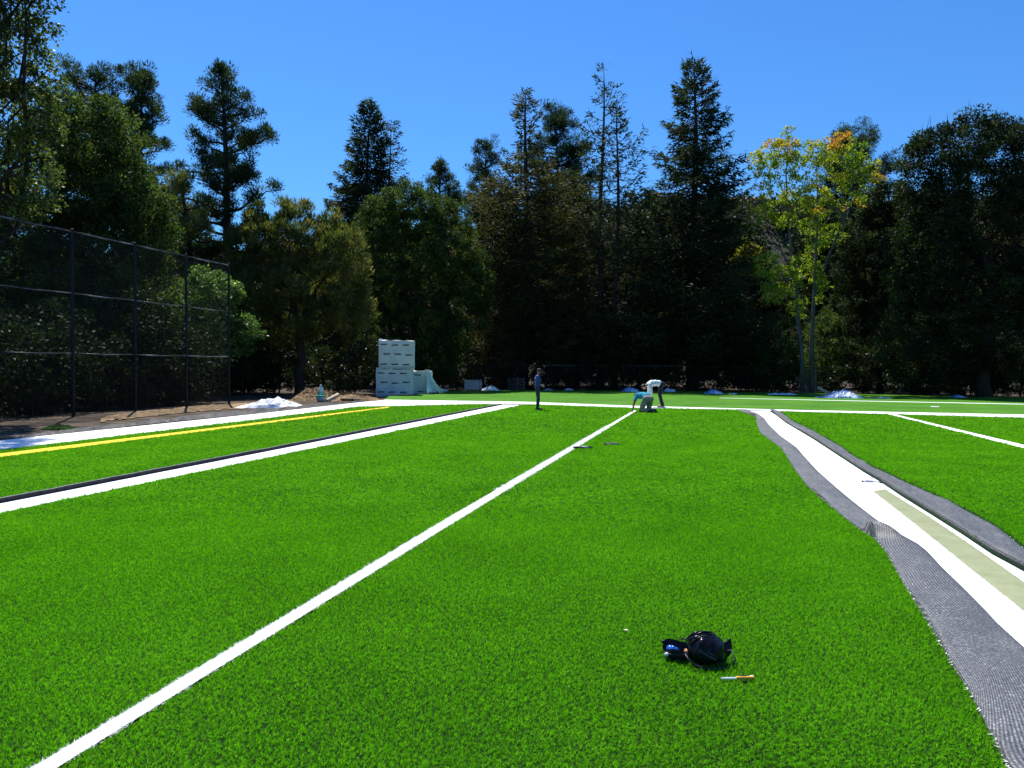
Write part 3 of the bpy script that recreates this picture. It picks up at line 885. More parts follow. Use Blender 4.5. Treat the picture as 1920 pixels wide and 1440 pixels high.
redwood('redwood_tree', 'smaller redwood tip standing just beside the thin-topped dark one', 729, 224, 67, [(0, 3.0), (.6, 2.2), (.8, 1.2), (.95, .5), (1, .2)], .4, 130, 80, group=GC, droop=-.35, gap=.12, trunk_r=.2)
broadleaf('oak_tree', 'dense rounded green oak behind the wrapped bundles', 780, 54,
          [(770, 395, 62, 52), (715, 450, 42, 80), (830, 450, 58, 75), (760, 520, 86, 100), (885, 530, 36, 62), (850, 600, 60, 60), (770, 640, 100, 80)], 'oak', rc=.48, per=140, size=.14, trunk_r=.35, group=GC, twigs=50)
pine('pine_tree', 'small dark pine head peeping over the dense oak', 830, 302, 72, [(0, 3), (.8, 2.2), (.93, 1.2), (1, .5)], .5, 46, 10, group=GC)
pine('pine_tree', 'dark pine with a lobed head left of the brownish redwood', 902, 262, 72, [(0, 4), (.7, 3.2), (.85, 2.0), (.95, 1.0), (1, .5)], .4, 66, 11, group=GC)
redwood('redwood_tree', 'broad brownish redwood with a small bare crown tip, behind the standing man', 984, 170, 60, [(0, 4.0), (.45, 4.0), (.62, 3.3), (.72, 2.3), (.80, .9), (.84, .3), (.90, .75), (.95, .6), (1, .15)], .12, 310, 150, mat='redwood_brown', group=GC, droop=-.12, trunk_r=.42, size=.36)
pine('pine_tree', 'dark domed pine rising behind the brownish redwood', 1043, 200, 76, [(0, 4.5), (.6, 4.4), (.8, 3.3), (.92, 1.9), (1, .8)], .4, 92, 12, group=GC, rc=.55, per=140, size=.2)
redwood('redwood_tree', 'tallest of the two spindly see-through redwoods', 1125, 132, 59, [(0, 2.6), (.4, 2.4), (.6, 1.6), (.74, 1.5), (.86, 1.35), (.95, .9), (1, .25)], .1, 105, 75, group=GC, droop=-.1, gap=.34, trunk_r=.3, bare=.3, tipup=.4)
redwood('redwood_tree', 'shorter of the two spindly see-through redwoods', 1153, 202, 58, [(0, 2.6), (.4, 2.6), (.6, 2.4), (.78, 1.7), (.92, 1.1), (1, .3)], .1, 110, 75, group=GC, droop=-.1, gap=.3, trunk_r=.26, bare=.3, tipup=.45)
redwood('redwood_tree', 'tall full conical redwood between the bending man and the open seam', 1296, 113, 57, [(0, 4.4), (.3, 4.0), (.5, 2.9), (.65, 2.4), (.78, 1.6), (.88, 1.15), (.95, .8), (1, .15)], .12, 420, 160, group=GC, droop=-.2, trunk_r=.46, gap=.1, size=.38)
pine('pine_tree', 'dark pine behind the yellowing autumn tree', 1575, 250, 76, [(0, 4.5), (.7, 5.0), (.88, 3.8), (1, 1.6)], .45, 80, 11, group=GC, rc=.55, per=140, size=.2)
broadleaf('evergreen_tree', 'mid green rounded tree between the autumn tree and the huge dark oak', 1650, 56,
          [(1665, 395, 52, 52), (1625, 480, 62, 75), (1700, 500, 48, 90), (1620, 590, 70, 80), (1680, 620, 70, 80)], 'oak_dark', rc=.5, per=140, size=.15, group=GR)
broadleaf('oak_tree', 'huge very dark rounded oak reaching out of frame', 1850, 47,
          [(1820, 305, 96, 88), (1900, 320, 92, 92), (1748, 330, 56, 78), (1750, 430, 62, 90), (1830, 380, 100, 80), (1850, 450, 130, 120), (1730, 510, 55, 110), (1880, 590, 150, 120), (1750, 640, 100, 90), (2010, 420, 120, 170)], 'oak_dark', rc=.58, per=140, size=.145, trunk_r=.4, group=GR, twigs=160, k=1.35)
# autumn tree with pale stems
def autumn_tree():
    Y = 52
    base = P(1512, 700, Y); base.z = -.1
    root = empty('autumn_tree', base)
    L = lobes_px([(1416, 305, 10, 26), (1438, 300, 14, 36), (1462, 300, 14, 40), (1478, 268, 12, 30), (1496, 305, 16, 36), (1528, 305, 22, 44), (1556, 290, 14, 32), (1582, 290, 22, 40), (1610, 305, 20, 36), (1636, 325, 18, 26),
                  (1450, 360, 26, 28), (1490, 360, 26, 34), (1535, 375, 26, 32), (1580, 360, 30, 34), (1615, 365, 18, 22), (1432, 402, 26, 18), (1475, 410, 20, 22), (1525, 425, 22, 30), (1560, 440, 26, 18), (1530, 480, 16, 34),
                  (1440, 500, 30, 24), (1470, 530, 30, 30), (1500, 500, 14, 24), (1448, 550, 26, 18), (1500, 580, 18, 20), (1535, 540, 10, 30)], Y)
    cents = lobe_clumps(L, .3, .6, .15)
    v, var = clump_leaves(cents - np.array(base), .3 * RNG.uniform(.6, 1.3, len(cents)), 32, .16, quad=True)
    # warm patches sit high in the crown on one side
    cz = v.reshape(-1, 4, 3).mean(1) + np.array(base)
    ox = np.array([nz(q[0] * .55, q[1] * .4, q[2] * .5) for q in cz])
    warm = (cz[:, 2] > P(1500, 400, Y).z)
    var = np.clip(.06 + var * .55 + np.where(warm, .12 + ox * .6, ox * .1), 0, 1)
    fast_mesh('crown', v, 4, M['gum'], root, var)
    mb_ = MB()
    def path(pts, r0, r1):
        q = [P(a, b, Y + yo) - base for (a, b, yo) in pts]
        mb_.tube(q, list(np.linspace(r0, r1, len(q))), 7)
    path([(1505, 735, 0), (1503, 660, 0), (1496, 590, .2), (1490, 510, .3), (1478, 420, .2), (1474, 330, 0), (1478, 262, 0)], .16, .02)
    path([(1522, 735, .2), (1522, 640, .2), (1526, 560, 0), (1530, 470, 0), (1534, 390, .2), (1530, 300, .2)], .17, .02)
    path([(1526, 560, 0), (1545, 500, -.3), (1570, 440, -.4), (1590, 380, -.4), (1600, 320, -.3)], .08, .015)
    path([(1490, 520, .3), (1465, 470, .5), (1450, 410, .5), (1442, 320, .4)], .07, .015)
    path([(1524, 600, 0), (1500, 550, -.3), (1470, 520, -.5), (1445, 500, -.4)], .06, .015)
    path([(1566, 455, -.4), (1590, 400, -.6), (1600, 360, -.5), (1606, 345, -.5)], .05, .02)
    mb_.build('trunk', M['bark_pale'], root, smooth=True)
    tag(root, 'slender yellow and orange autumn tree with two pale stems', 'tree', GC)
autumn_tree()

# dark filler trees standing further back
back = [(330, 68, [(320, 430, 70, 70), (350, 520, 90, 90), (300, 600, 90, 100)], 'oak_dark', 'dark tree at the back, below the narrow-headed pine'),
        (640, 66, [(630, 500, 50, 70), (650, 590, 70, 90), (600, 640, 90, 70)], 'oak_dark', 'dark tree at the back, left of the wrapped bundles'),
        (950, 70, [(930, 430, 50, 80), (960, 540, 70, 110), (930, 640, 70, 80)], 'oak_dark', 'dark tree at the back, between oak and brownish redwood'),
        (1080, 68, [(1075, 420, 45, 70), (1100, 520, 60, 100), (1060, 620, 80, 90)], 'redwood_brown', 'brownish tree at the back, left of the spindly redwoods'),
        (1200, 70, [(1195, 430, 50, 55), (1210, 520, 70, 90), (1180, 620, 80, 90)], 'oak_dark', 'dark tree at the back, between spindly and conical redwoods'),
        (1390, 69, [(1385, 470, 42, 50), (1390, 560, 60, 80), (1420, 640, 80, 80)], 'oak_dark', 'dark tree at the back, between conical redwood and autumn tree'),
        (1560, 68, [(1550, 470, 60, 80), (1530, 590, 80, 100), (1600, 600, 80, 100)], 'oak_dark', 'dark tree at the back, right behind the autumn tree stems')]
for (px, Y, lb, mt, lab) in back:
    broadleaf('dark_tree', lab, px, Y, lb, mt, rc=.75, per=80, size=.28, group='dark trees at the back', k=1.0)
broadleaf('golden_tree', 'small golden yellow tree top beside the autumn tree', 1400, 62,
          [(1398, 470, 26, 18), (1385, 500, 24, 22), (1415, 500, 22, 22)], 'gold', rc=.4, per=60, size=.2, trunk_r=.1, group=GC)

# shrubs along the far fence
shr = [(455, 46, 60, 70, 'shrub', 'dark shrub at the foot of the bright green bush'), (525, 47, 70, 62, 'shrub', 'dark shrub behind the white tarp heap'),
       (665, 47, 60, 85, 'shrub', 'tall dark shrub left of the wrapped bundle stack'), (605, 49, 40, 52, 'shrub', 'thin shrub above the straw mound'),
       (822, 55, 32, 75, 'oak', 'leafy green shrub right of the wrapped bundles'), (858, 57, 45, 46, 'shrub', 'low shrub behind the torn white sheeting'),
       (930, 58, 45, 50, 'shrub_dry', 'dry brownish shrub behind the low white bundle'), (1040, 57, 45, 50, 'shrub', 'shrub behind the standing man'),
       (1110, 57, 50, 60, 'shrub', 'shrub below the spindly redwoods'), (1170, 58, 32, 44, 'shrub_dry', 'straw coloured shrub just left of the bending man'),
       (1240, 56, 40, 66, 'shrub', 'grey green shrub behind the bending man'), (1345, 56, 55, 62, 'shrub', 'shrub right of the conical redwood trunk'),
       (1410, 57, 45, 80, 'shrub', 'tall shrub above the plastic scraps left of the autumn tree'), (1455, 54, 36, 95, 'oak', 'green shrub at the left foot of the autumn tree'),
       (1545, 55, 35, 100, 'oak', 'green shrub right behind the autumn tree stems'), (1620, 52, 60, 70, 'shrub', 'dark shrub behind the blue and white tarp'),
       (1720, 50, 60, 60, 'shrub', 'dark shrub under the left side of the huge oak'), (1820, 49, 70, 55, 'shrub', 'dark shrub under the middle of the huge oak'),
       (1915, 48, 60, 60, 'shrub', 'dark shrub under the huge oak at the frame edge'), (60, 40, 120, 85, 'shrub_dry', 'rusty shrub behind the first fence bay'),
       (230, 41, 90, 80, 'shrub', 'dark shrub behind the second fence bay'),
       (-30, 38, 90, 110, 'shrub', 'tall dark shrub at the very edge of the frame behind the fence'), (140, 43, 110, 120, 'shrub', 'large dark shrub under the broad tree'),
       (330, 43, 80, 90, 'shrub', 'dark shrub behind the third fence bay'), (410, 44, 70, 60, 'shrub', 'low dark shrub under the bright green bush')]
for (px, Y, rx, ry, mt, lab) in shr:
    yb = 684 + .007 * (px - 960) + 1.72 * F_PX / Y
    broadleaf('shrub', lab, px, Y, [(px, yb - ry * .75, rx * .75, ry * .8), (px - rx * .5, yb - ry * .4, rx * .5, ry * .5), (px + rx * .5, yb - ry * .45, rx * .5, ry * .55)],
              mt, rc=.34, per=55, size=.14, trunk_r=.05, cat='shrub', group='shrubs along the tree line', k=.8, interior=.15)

# dense low growth behind the fences, too tangled to count
def undergrowth(name, n_, xr, yfn, hmax, label):
    x = RNG.uniform(*xr, n_); y = np.array([yfn(a) for a in x]) + RNG.normal(0, 1.2, n_)
    z = RNG.random(n_) ** 1.1 * hmax
    v, var = clump_leaves(np.stack([x, y, z], 1), RNG.uniform(.45, .9, n_), 60, .2)
    v[:, 2] = np.maximum(v[:, 2], -.08)
    o = fast_mesh(name, v, 3, M['oak_dark'], None, var * .8)
    tag(o, label, 'undergrowth', kind='stuff')
undergrowth('undergrowth', 1500, (-26, 48), lambda x: 61.5 - .06 * abs(x), 5.5, 'dark tangled undergrowth behind the low fence')
undergrowth('undergrowth', 700, (-36, -14.5), lambda x: 45 + .25 * (x + 25), 4.5, 'dark tangled undergrowth well behind the tall fence')
def fence_side():
    a, b = FPOSTS[0], FPOSTS[-1]
    n_ = 750
    t = RNG.uniform(-.1, 1.12, n_); off = 1.1 + 2.6 * RNG.random(n_) ** .8
    dv = (b - a); u = dv.normalized()
    x = a.x + dv.x * t - u.y * off; y = a.y + dv.y * t + u.x * off
    z = RNG.random(n_) ** 1.2 * (3.2 + 2.6 * np.array([nz(q * 7, 4.2) + .6 * nz(q * 19, 1.2) for q in t]))
    v, var = clump_leaves(np.stack([x, y, z], 1), RNG.uniform(.35, .7, n_), 60, .15)
    v[:, 2] = np.maximum(v[:, 2], -.08)
    o = fast_mesh('undergrowth', v, 3, M['oak_dark'], None, var * .6)
    tag(o, 'dark leafy undergrowth pressed up close behind the tall fence', 'undergrowth', kind='stuff')

# far wood on the hillside: one mass
def hillside():
    n_ = 2300
    x = RNG.uniform(-85, 90, n_); y = 86 + 60 * RNG.random(n_) ** .95
    big = RNG.uniform(1.2, 2.6, n_)
    z = np.array([hill_h(a, b) for a, b in zip(x, y)]) + big * .7
    c = np.stack([x, y, z], 1)
    v, var = clump_leaves(c, big, 55, .62, up=.4)
    o = fast_mesh('woodland', v, 3, M['far'], None, var)
    tag(o, 'mass of trees covering the far hillside', 'wood', kind='stuff')
hillside()

# hillside house: only its roof shows between the trees
hp = P(1396, 377, 131)
house = empty('hill_house', (hp.x, hp.y, hp.z - 3.4))
hz = hp.z - house.location.z
M['stucco'] = flat('stucco', (0.35, 0.33, 0.30), 0.9)
M['roof'] = noise_mat('red_brown_roof', [(0.3, (0.16, 0.09, 0.06)), (0.7, (0.26, 0.15, 0.10))], 5, 0.9)
M['glass'] = flat('dark_glass', (0.03, 0.04, 0.05), 0.1, .6)
mb = MB(); mb.box((0, 0, hz / 2 - .2), (6.4, 5, hz)); mb.build('wall', M['stucco'], house)
mb = MB(); z1 = hz - .3
mb.add([(-3.8, -3, z1), (3.8, -3, z1), (3.8, 3, z1), (-3.8, 3, z1), (-2.2, 0, z1 + 1.0), (2.2, 0, z1 + 1.0)], [(0, 1, 5, 4), (1, 2, 5), (2, 3, 4, 5), (3, 0, 4), (3, 2, 1, 0)])
mb.build('roof', M['roof'], house)
for dx in (-1.8, 0, 1.8):
    mb = MB(); mb.box((dx, -2.53, hz - 1.4), (1.0, .08, 1.1)); mb.build('window', M['glass'], house)
tag(house, 'low house roof showing on the hilltop left of the autumn tree', 'house')

# ------------------------------------------------------------------ tall fence
def tall_fence():
    a, b = P(135, 430, 24.5), P(430, 494, 24.5)
    Hf = 6.1
    tops = [(135, 431), (250, 456), (347, 480), (429, 495)]
    posts = []
    for (px, py) in tops:
        d = ray(px, py); t = (Hf - CAM_H) / d.z
        posts.append(CAM + d * t)
    # one straight run through the four posts, continued towards the camera
    A_, B_ = posts[0], posts[-1]
    dv = Vector((B_.x - A_.x, B_.y - A_.y, 0)); 
    sp = dv / 3
    pp = [Vector((A_.x, A_.y, 0)) + sp * k for k in range(-2, 4)]
    root = empty('tall_fence', (A_.x, A_.y, -.1))
    off = Vector(root.location)
    mbp = MB(); mbp.tube([(0, 0, -.3), (0, 0, Hf)], .05, 10); mbp.lathe((0, 0, Hf), [(.055, -.05), (.055, .02), (.03, .05), (0, .055)], 10)
    me = None
    for k, p in enumerate(pp):
        if me is None:
            o = mbp.build('post', M['fence'], root); me = o.data
        else:
            o = link(bpy.data.objects.new('post', me), root)
        o.location = p - off
    for k in range(len(pp) - 1):
        for h in (2.0, 4.0, Hf - .06):
            mb_ = MB()
            q0, q1 = pp[k] + Vector((0, 0, h)), pp[k + 1] + Vector((0, 0, h))
            mid = (q0 + q1) / 2 - Vector((0, 0, .02 if h < 5 else .01))
            mb_.tube([q0 - off, mid - off, q1 - off], .024 if h < 5 else .03, 7)
            mb_.build('rail', M['rail'], root, smooth=True)
        # woven wire as crossing strands
        L = sp.length; pitch = .075; r = .0022
        vv, ff = [], []
        ux = sp.normalized()
        cnt = int((L + Hf) / pitch)
        for sgn in (1, -1):
            for i in range(cnt):
                s0 = -Hf + i * pitch * 1.0
                x0, z0, x1, z1 = s0, 0.05, s0 + Hf, Hf
                if x0 < 0: z0 += -x0; x0 = 0
                if x1 > L: z1 -= (x1 - L); x1 = L
                if x1 <= x0 or z0 >= z1: continue
                if sgn < 0: x0, x1 = L - x0, L - x1
                for dd in ((0, 0), (1, 0), (0, 1)):
                    pass
                nrm = Vector((-ux.y, ux.x, 0))
                b0 = len(vv)
                for (x, z) in ((x0, z0), (x1, z1)):
                    c = pp[k] - off + ux * x + Vector((0, 0, z)) + nrm * (.003 * sgn)
                    vv += [c + nrm * r * 1.2, c - nrm * r * .6 + Vector((0, 0, r)), c - nrm * r * .6 - Vector((0, 0, r))]
                ff += [(b0, b0 + 1, b0 + 4, b0 + 3), (b0 + 1, b0 + 2, b0 + 5, b0 + 4), (b0 + 2, b0, b0 + 3, b0 + 5)]
        mb_ = MB(); mb_.add(vv, ff); mb_.build('chain_link', M['fence'], root)['kind'] = 'stuff'
    tag(root, 'tall black chain-link backstop fence with four posts, in front of the left trees', 'fence')
    return pp
FPOSTS = tall_fence()
fence_side()

# black geotextile edge along the left border
def geotextile():
    ea_ = resample([(-300, 868), (0, 826), (120, 812), (250, 796), (350, 786), (480, 774), (560, 766), (680, 752.5)], 160)
    eb_ = resample([(-300, 855), (0, 818), (120, 805.5), (250, 790), (350, 779), (480, 768), (560, 760), (690, 750)], 160)
    mb_ = MB()
    def f(u, v):
        j = min(159, int(round(v * 159)))
        q = ea_[j] + (eb_[j] - ea_[j]) * (u * (1 + .25 * nz(v * 18, 7)))
        z = -.06 + .085 * math.sin(u * math.pi * .8) * (.8 + .9 * nz(v * 26, u * 2)) + .03 * nz(v * 70, u * 5, 3)
        if u == 0: z = -.03
        return (q[0], q[1], max(z, -.095))
    mb_.grid(f, 9, 159)
    o = mb_.build('geotextile', M['fabric_black'], smooth=False)
    tag(o, 'rumpled black ground fabric strip along the outer edge of the white border', 'fabric')
geotextile()

# straw mound and dirt behind the border
def mound(name, px, py, Y, w, d, h, mat, label, cat, seed, spikes=0):
    c = P(px, py, Y); c.z = -.1
    root = empty(name, c)
    mb_ = MB()
    def f(u, v):
        x, y = (u - .5) * w, (v - .5) * d
        rr = math.hypot((u - .5) * 2, (v - .5) * 2)
        z = h * max(0, 1 - rr ** 1.6) * (1 + .5 * nz(u * 5, v * 5, seed)) + .06 * nz(u * 16, v * 16, seed) * (1 if rr < 1 else 0)
        return (x, y, max(z, -.02))
    mb_.grid(f, 30, 24)
    mb_.build('heap', M[mat], root)
    if spikes:
        n_ = spikes
        u, v = RNG.random(n_), RNG.random(n_)
        x, y = (u - .5) * w * .8, (v - .5) * d * .8
        z = h * np.maximum(0, 1 - np.hypot((u - .5) * 2, (v - .5) * 2) ** 1.6)
        dd = rand_dirs(n_, .2); dd[:, 2] = np.abs(dd[:, 2]) * .5
        l = RNG.uniform(.12, .35, n_)
        o = fast_mesh('straw', leaf_tris(np.stack([x, y, z], 1), unit(dd), perp(dd), l, l * .12), 3, M['straw'], root); o['kind'] = 'stuff'
    tag(root, label, cat)
mound('straw_mound', 592, 725, 38.8, 2.4, 2.0, .55, 'straw', 'brown straw and dirt mound beside the green tub', 'mound', 3, 1500)
mound('dirt_bank', 660, 742, 38.5, 3.4, 2.0, .28, 'straw', 'low brown bank of dirt between the cardboard tube and the bundles', 'mound', 6, 500)
def strawpatch():
    lo = [(185, 791), (215, 787), (250, 783), (350, 773), (440, 766), (520, 761), (565, 756)]
    up = [(545, 750), (470, 755), (430, 757), (340, 763), (230, 774), (205, 779), (186, 786)]
    edge = []
    for ring in (lo, up):
        for q0, q1 in zip(ring[:-1], ring[1:]):
            for k in range(14):
                f = k / 14
                edge.append((q0[0] + (q1[0] - q0[0]) * f + 9 * nz(k * 1.7, q0[0] * .3), q0[1] + (q1[1] - q0[1]) * f + 2.2 * nz(k * 1.3 + 5, q0[0] * .7)))
    p = gp(edge, -.085)
    sheet('mulch_path', p, -.085, M['straw'])
strawpatch()

# ------------------------------------------------------------------ low chain-link fence at the tree line
def low_fence():
    pts = [P(545, 700, 50), P(700, 700, 52), P(900, 700, 54.5), P(1100, 700, 54.5), P(1300, 700, 54), P(1480, 700, 53), P(1640, 700, 51.5), P(1920, 700, 49.5), P(2050, 700, 48.5)]
    seq = []
    for a, b in zip(pts[:-1], pts[1:]):
        k = max(1, round((Vector((b.x - a.x, b.y - a.y, 0))).length / 3.0))
        for i in range(k): seq.append(Vector((a.x + (b.x - a.x) * i / k, a.y + (b.y - a.y) * i / k, -.1)))
    seq.append(Vector((pts[-1].x, pts[-1].y, -.1)))
    root = empty('low_fence', seq[0]); off = Vector(root.location)
    H_ = 1.82
    me = None
    for p in seq:
        if me is None:
            mb_ = MB(); mb_.tube([(0, 0, -.2), (0, 0, H_ + .04)], .026, 8); o = mb_.build('post', M['fence'], root); me = o.data
        else: o = link(bpy.data.objects.new('post', me), root)
        o.location = p - off
    for a, b in zip(seq[:-1], seq[1:]):
        mb_ = MB(); u = Vector((0, 0, H_))
        mb_.tube([a + u - off, b + u - off], .018, 6); mb_.build('rail', M['rail_old'], root)
        vv, ff = [], []
        dv = b - a; L = dv.length; ux = dv.normalized(); nrm = Vector((-ux.y, ux.x, 0)); r = .0018; pitch = .09
        for sgn in (1, -1):
            for i in range(int((L + H_) / pitch)):
                x0, z0 = -H_ + i * pitch, .02; x1, z1 = x0 + H_, H_
                if x0 < 0: z0 -= x0; x0 = 0
                if x1 > L: z1 -= x1 - L; x1 = L
                if x1 <= x0: continue
                if sgn < 0: x0, x1 = L - x0, L - x1
                b0 = len(vv)
                for (x, z) in ((x0, z0), (x1, z1)):
                    c = a - off + ux * x + Vector((0, 0, z)) + nrm * (.003 * sgn)
                    vv += [c + nrm * r, c + Vector((0, 0, r)), c - Vector((0, 0, r))]
                ff += [(b0, b0 + 1, b0 + 4, b0 + 3), (b0 + 1, b0 + 2, b0 + 5, b0 + 4), (b0 + 2, b0, b0 + 3, b0 + 5)]
        mb_ = MB(); mb_.add(vv, ff); mb_.build('chain_link', M['fence'], root)['kind'] = 'stuff'
    tag(root, 'low chain-link fence running in front of the shrubs at the tree line', 'fence')
low_fence()

# ------------------------------------------------------------------ wrapped bundles
def bundle(name, px, base_py, Y, w, h, d, rz, label, z0=-.1, rows=3, seed=1, torn=False):
    c = P(px, 720, Y); c.z = z0
    root = empty(name, c, rz)
    bm = bmesh.new()
    bmesh.ops.create_cube(bm, size=1.0)
    bmesh.ops.subdivide_edges(bm, edges=bm.edges[:], cuts=13, use_grid_fill=True)
    for v in bm.verts:
        v.co = Vector((v.co.x * w, v.co.y * d, (v.co.z + .5) * h))
        q = v.co
        dsp = .018 * nz(q.x * 2.2, q.y * 2.2 + seed, q.z * 3.5) + .012 * nz(q.x * 7, q.y * 7, q.z * 2 + seed)
        v.co += Vector((q.x / w, q.y / d, .1)) * dsp * 2
        if v.co.z > h * .97: v.co.z += .05 * nz(q.x * 3, q.y * 3, seed) + (.04 * nz(q.x * 8, seed, 2))
    me = bpy.data.meshes.new('wrap'); bm.to_mesh(me); bm.free()
    me.materials.append(M['wrap'])
    o = link(bpy.data.objects.new('wrap', me), root)
    # loose film ears along the top edge
    mb_ = MB()
    mb_.grid(lambda u, v: ((-.5 + u) * w * .99, -d * .5 + .02 + .10 * v, h + .012 + .05 * v * abs(nz(u * 3, v, seed)) + .12 * v * math.exp(-((u - .04) / .05) ** 2)), 26, 3)
    mb_.build('film_edge', M['sheet'], root)
    # printed word marks: rows of small dark letter-like strokes, staggered
    rs = random.Random(seed)
    def mark():
        mk = MB()
        x = -.18
        while x < .18:
            ww = rs.uniform(.024, .042)
            hh = .085
            mk.box((x + ww / 2, 0, 0), (ww, .004, hh * rs.uniform(.6, 1)))
            if rs.random() < .6: mk.box((x + ww / 2, 0, -hh * .3), (ww * 1.35, .005, .03))
            x += ww + .008
        return mk
    me2 = mark().build('printed_mark', M['print'], root)
    first = True
    for r in range(rows):
        zz = h * (.86 - r * (.70 / max(1, rows - 1)))
        xs = np.arange(-w / 2 + .28 + (r % 2) * .17, w / 2 - .16, .62)
        for x in xs:
            if first: ob = me2; first = False
            else: ob = link(bpy.data.objects.new('printed_mark', me2.data), root)
            ob.location = (x, -d / 2 - .024, zz + rs.uniform(-.03, .03)); ob.rotation_euler = (0, rs.uniform(-.05, .05), 0)
        ob = link(bpy.data.objects.new('printed_mark', me2.data), root)
        ob.location = (w / 2 + .024, -d / 2 + .4, zz); ob.rotation_euler = (0, 0, R(90))
    # strap lines where layers of the load meet
    mb_ = MB()
    mb_.tube([(-w / 2 - .01, -d / 2 - .022, h * .06), (0, -d / 2 - .026, h * .05), (w / 2 + .01, -d / 2 - .022, h * .06)], .010, 5)
    mb_.build('band', M['print'], root)
    tag(root, label, 'bundle', 'plastic-wrapped bundles')
    return root

YB = 44.5
bundle('wrapped_bundle', 741, 739, YB, 2.08, 1.52, 1.5, R(6), 'lower white plastic-wrapped bundle of the tall stack', seed=3)
bundle('wrapped_bundle', 744, 690, YB, 2.02, 1.58, 1.45, R(8), 'upper white plastic-wrapped bundle on top of the tall stack', z0=1.47, seed=9)
bundle('wrapped_bundle', 791, 735, YB + 1.6, 1.15, 1.42, 1.3, R(10), 'torn white plastic-wrapped bundle right beside the tall stack', seed=14, rows=2)

def crumple(name, px, py, w, d, h, mat, label, cat, seed, rz=0.0, group=None, rough=1.0, nu=34, nv=18, prof=None):
    c = G(px, py, -.08); c.z = -.09
    root_loc = c
    mb_ = MB()
    def f(u, v):
        x = (u - .5) * w * (1 + .12 * nz(v * 4, seed)); y = (v - .5) * d * (1 + .18 * nz(u * 6, seed + 2))
        env = (math.sin(u * math.pi) ** .7 if u not in (0.0, 1.0) else 0) * (math.sin(v * math.pi) ** .6 if v not in (0.0, 1.0) else 0)
        if prof: env *= np.interp(u, [q[0] for q in prof], [q[1] for q in prof])
        z = h * env * (.75 + .45 * nz(u * 3.2, v * 3, seed)) + rough * .2 * h ** .5 * env * (nz(u * 11, v * 8, seed + 4) + .6 * nz(u * 25, v * 18, seed))
        return (x, y, max(0.0, z) + .012 * env)
    mb_.grid(f, nu, nv)
    o = mb_.build(name, M[mat])
    o.location = root_loc; o.rotation_euler = (0, 0, rz)
    tag(o, label, cat, group)
    return o

crumple('tarp_heap', 508, 763, 2.6, 1.8, .45, 'sheet', 'white plastic tarp heap on the ground beyond the fence end', 'tarp', 2, prof=[(0, .4), (.3, .8), (.6, 1.1), (.85, .9), (1, .5)])
crumple('tarp_heap', 1566, 748, 3.1, 1.6, .62, 'blue_sheet', 'blue and white crumpled tarp heap with a timber sticking out, below the leaning pallet', 'tarp', 5, prof=[(0, .2), (.25, .35), (.5, .9), (.75, 1.1), (1, .8)])
crumple('plastic_sheet', 823, 735, 1.4, 1.1, .5, 'sheet', 'torn white sheeting trailing off the bundle beside the tall stack', 'sheet', 12, prof=[(0, 1.1), (.4, .6), (1, .5)])
crumple('plastic_sheet', 922, 732, 1.4, .8, .42, 'sheet', 'crumpled white film spilling from the low white bundle', 'sheet', 15, prof=[(0, 1.1), (.5, .8), (1, .4)])
crumple('plastic_scrap', 1028, 732.5, .8, .5, .16, 'sheet', 'small white plastic scrap right of the standing man', 'scrap', 18, group='plastic scraps at the tree line')
crumple('plastic_scrap', 1066, 732, .8, .5, .14, 'sheet', 'small white plastic scrap, second to the right of the standing man', 'scrap', 21, group='plastic scraps at the tree line')
crumple('plastic_scrap', 1182, 736, 1.3, .8, .45, 'blue_sheet', 'lilac and white plastic heap left of the bending man', 'scrap', 24, group='plastic scraps at the tree line')
crumple('plastic_scrap', 1256, 736, .9, .7, .32, 'sheet', 'white plastic heap just right of the bending man', 'scrap', 27, group='plastic scraps at the tree line')
crumple('plastic_scrap', 1338, 740, 1.3, .8, .40, 'blue_sheet', 'blue-white plastic scrap right of the conical redwood trunk', 'scrap', 30, group='plastic scraps at the tree line')
crumple('plastic_scrap', 1375, 741, .9, .5, .14, 'sheet', 'thin white scrap just right of the blue-white one', 'scrap', 33, group='plastic scraps at the tree line')
crumple('plastic_scrap', 1466, 742, 2.4, .7, .16, 'sheet', 'long flat white plastic strip left of the leaning pallet', 'scrap', 36, group='plastic scraps at the tree line')
crumple('plastic_scrap', 1650, 749, 2.0, .7, .12, 'blue_sheet', 'flat bluish plastic strip right of the tarp heap', 'scrap', 39, group='plastic scraps at the tree line')
crumple('plastic_scrap', 1796, 747, 1.3, .7, .2, 'blue_sheet', 'pale plastic scrap in the shade under the huge oak', 'scrap', 42, group='plastic scraps at the tree line')
crumple('turf_scrap', 113, 803, .9, .6, .10, 'turf', 'small green turf offcut lying behind the first fence post', 'turf offcut', 45)
o = sheet('paper_strip', gp([(1745, 761.4), (1761, 761.8), (1761, 763), (1745, 762.6)]), -.002, M['sheet'], kind=None)
tag(o, 'thin white strip lying on the pale far turf', 'strip')

# hanging film from the torn bundle
def film():
    mb_ = MB()
    a = P(803, 692, YB + .9); b = P(838, 735, YB + .6)
    base = Vector((a.x, a.y, -.08))
    def f(u, v):
        top = P(797 + 8 * u, 693, YB + .88)
        bot = P(797 + 34 * u, 736 + 4 * nz(u * 9, 2.0), YB + .7 - .3 * math.sin(u * 7))
        q = top.lerp(bot, v)
        q += Vector((.10 * math.sin(v * 3.1) * -u, (.2 * math.sin(u * 13 + v * 2) + .1 * math.sin(u * 31)) * v, .05 * nz(u * 9, v * 6)))
        q.z = max(q.z, -.07)
        if v > .6: q.x += .25 * (v - .6) * u
        return q - base
    mb_.grid(f, 22, 18)
    o = mb_.build('hanging_film', M['sheet'], smooth=True)
    o.location = base
    tag(o, 'white film hanging in folds from the torn bundle to the ground', 'film')
film()

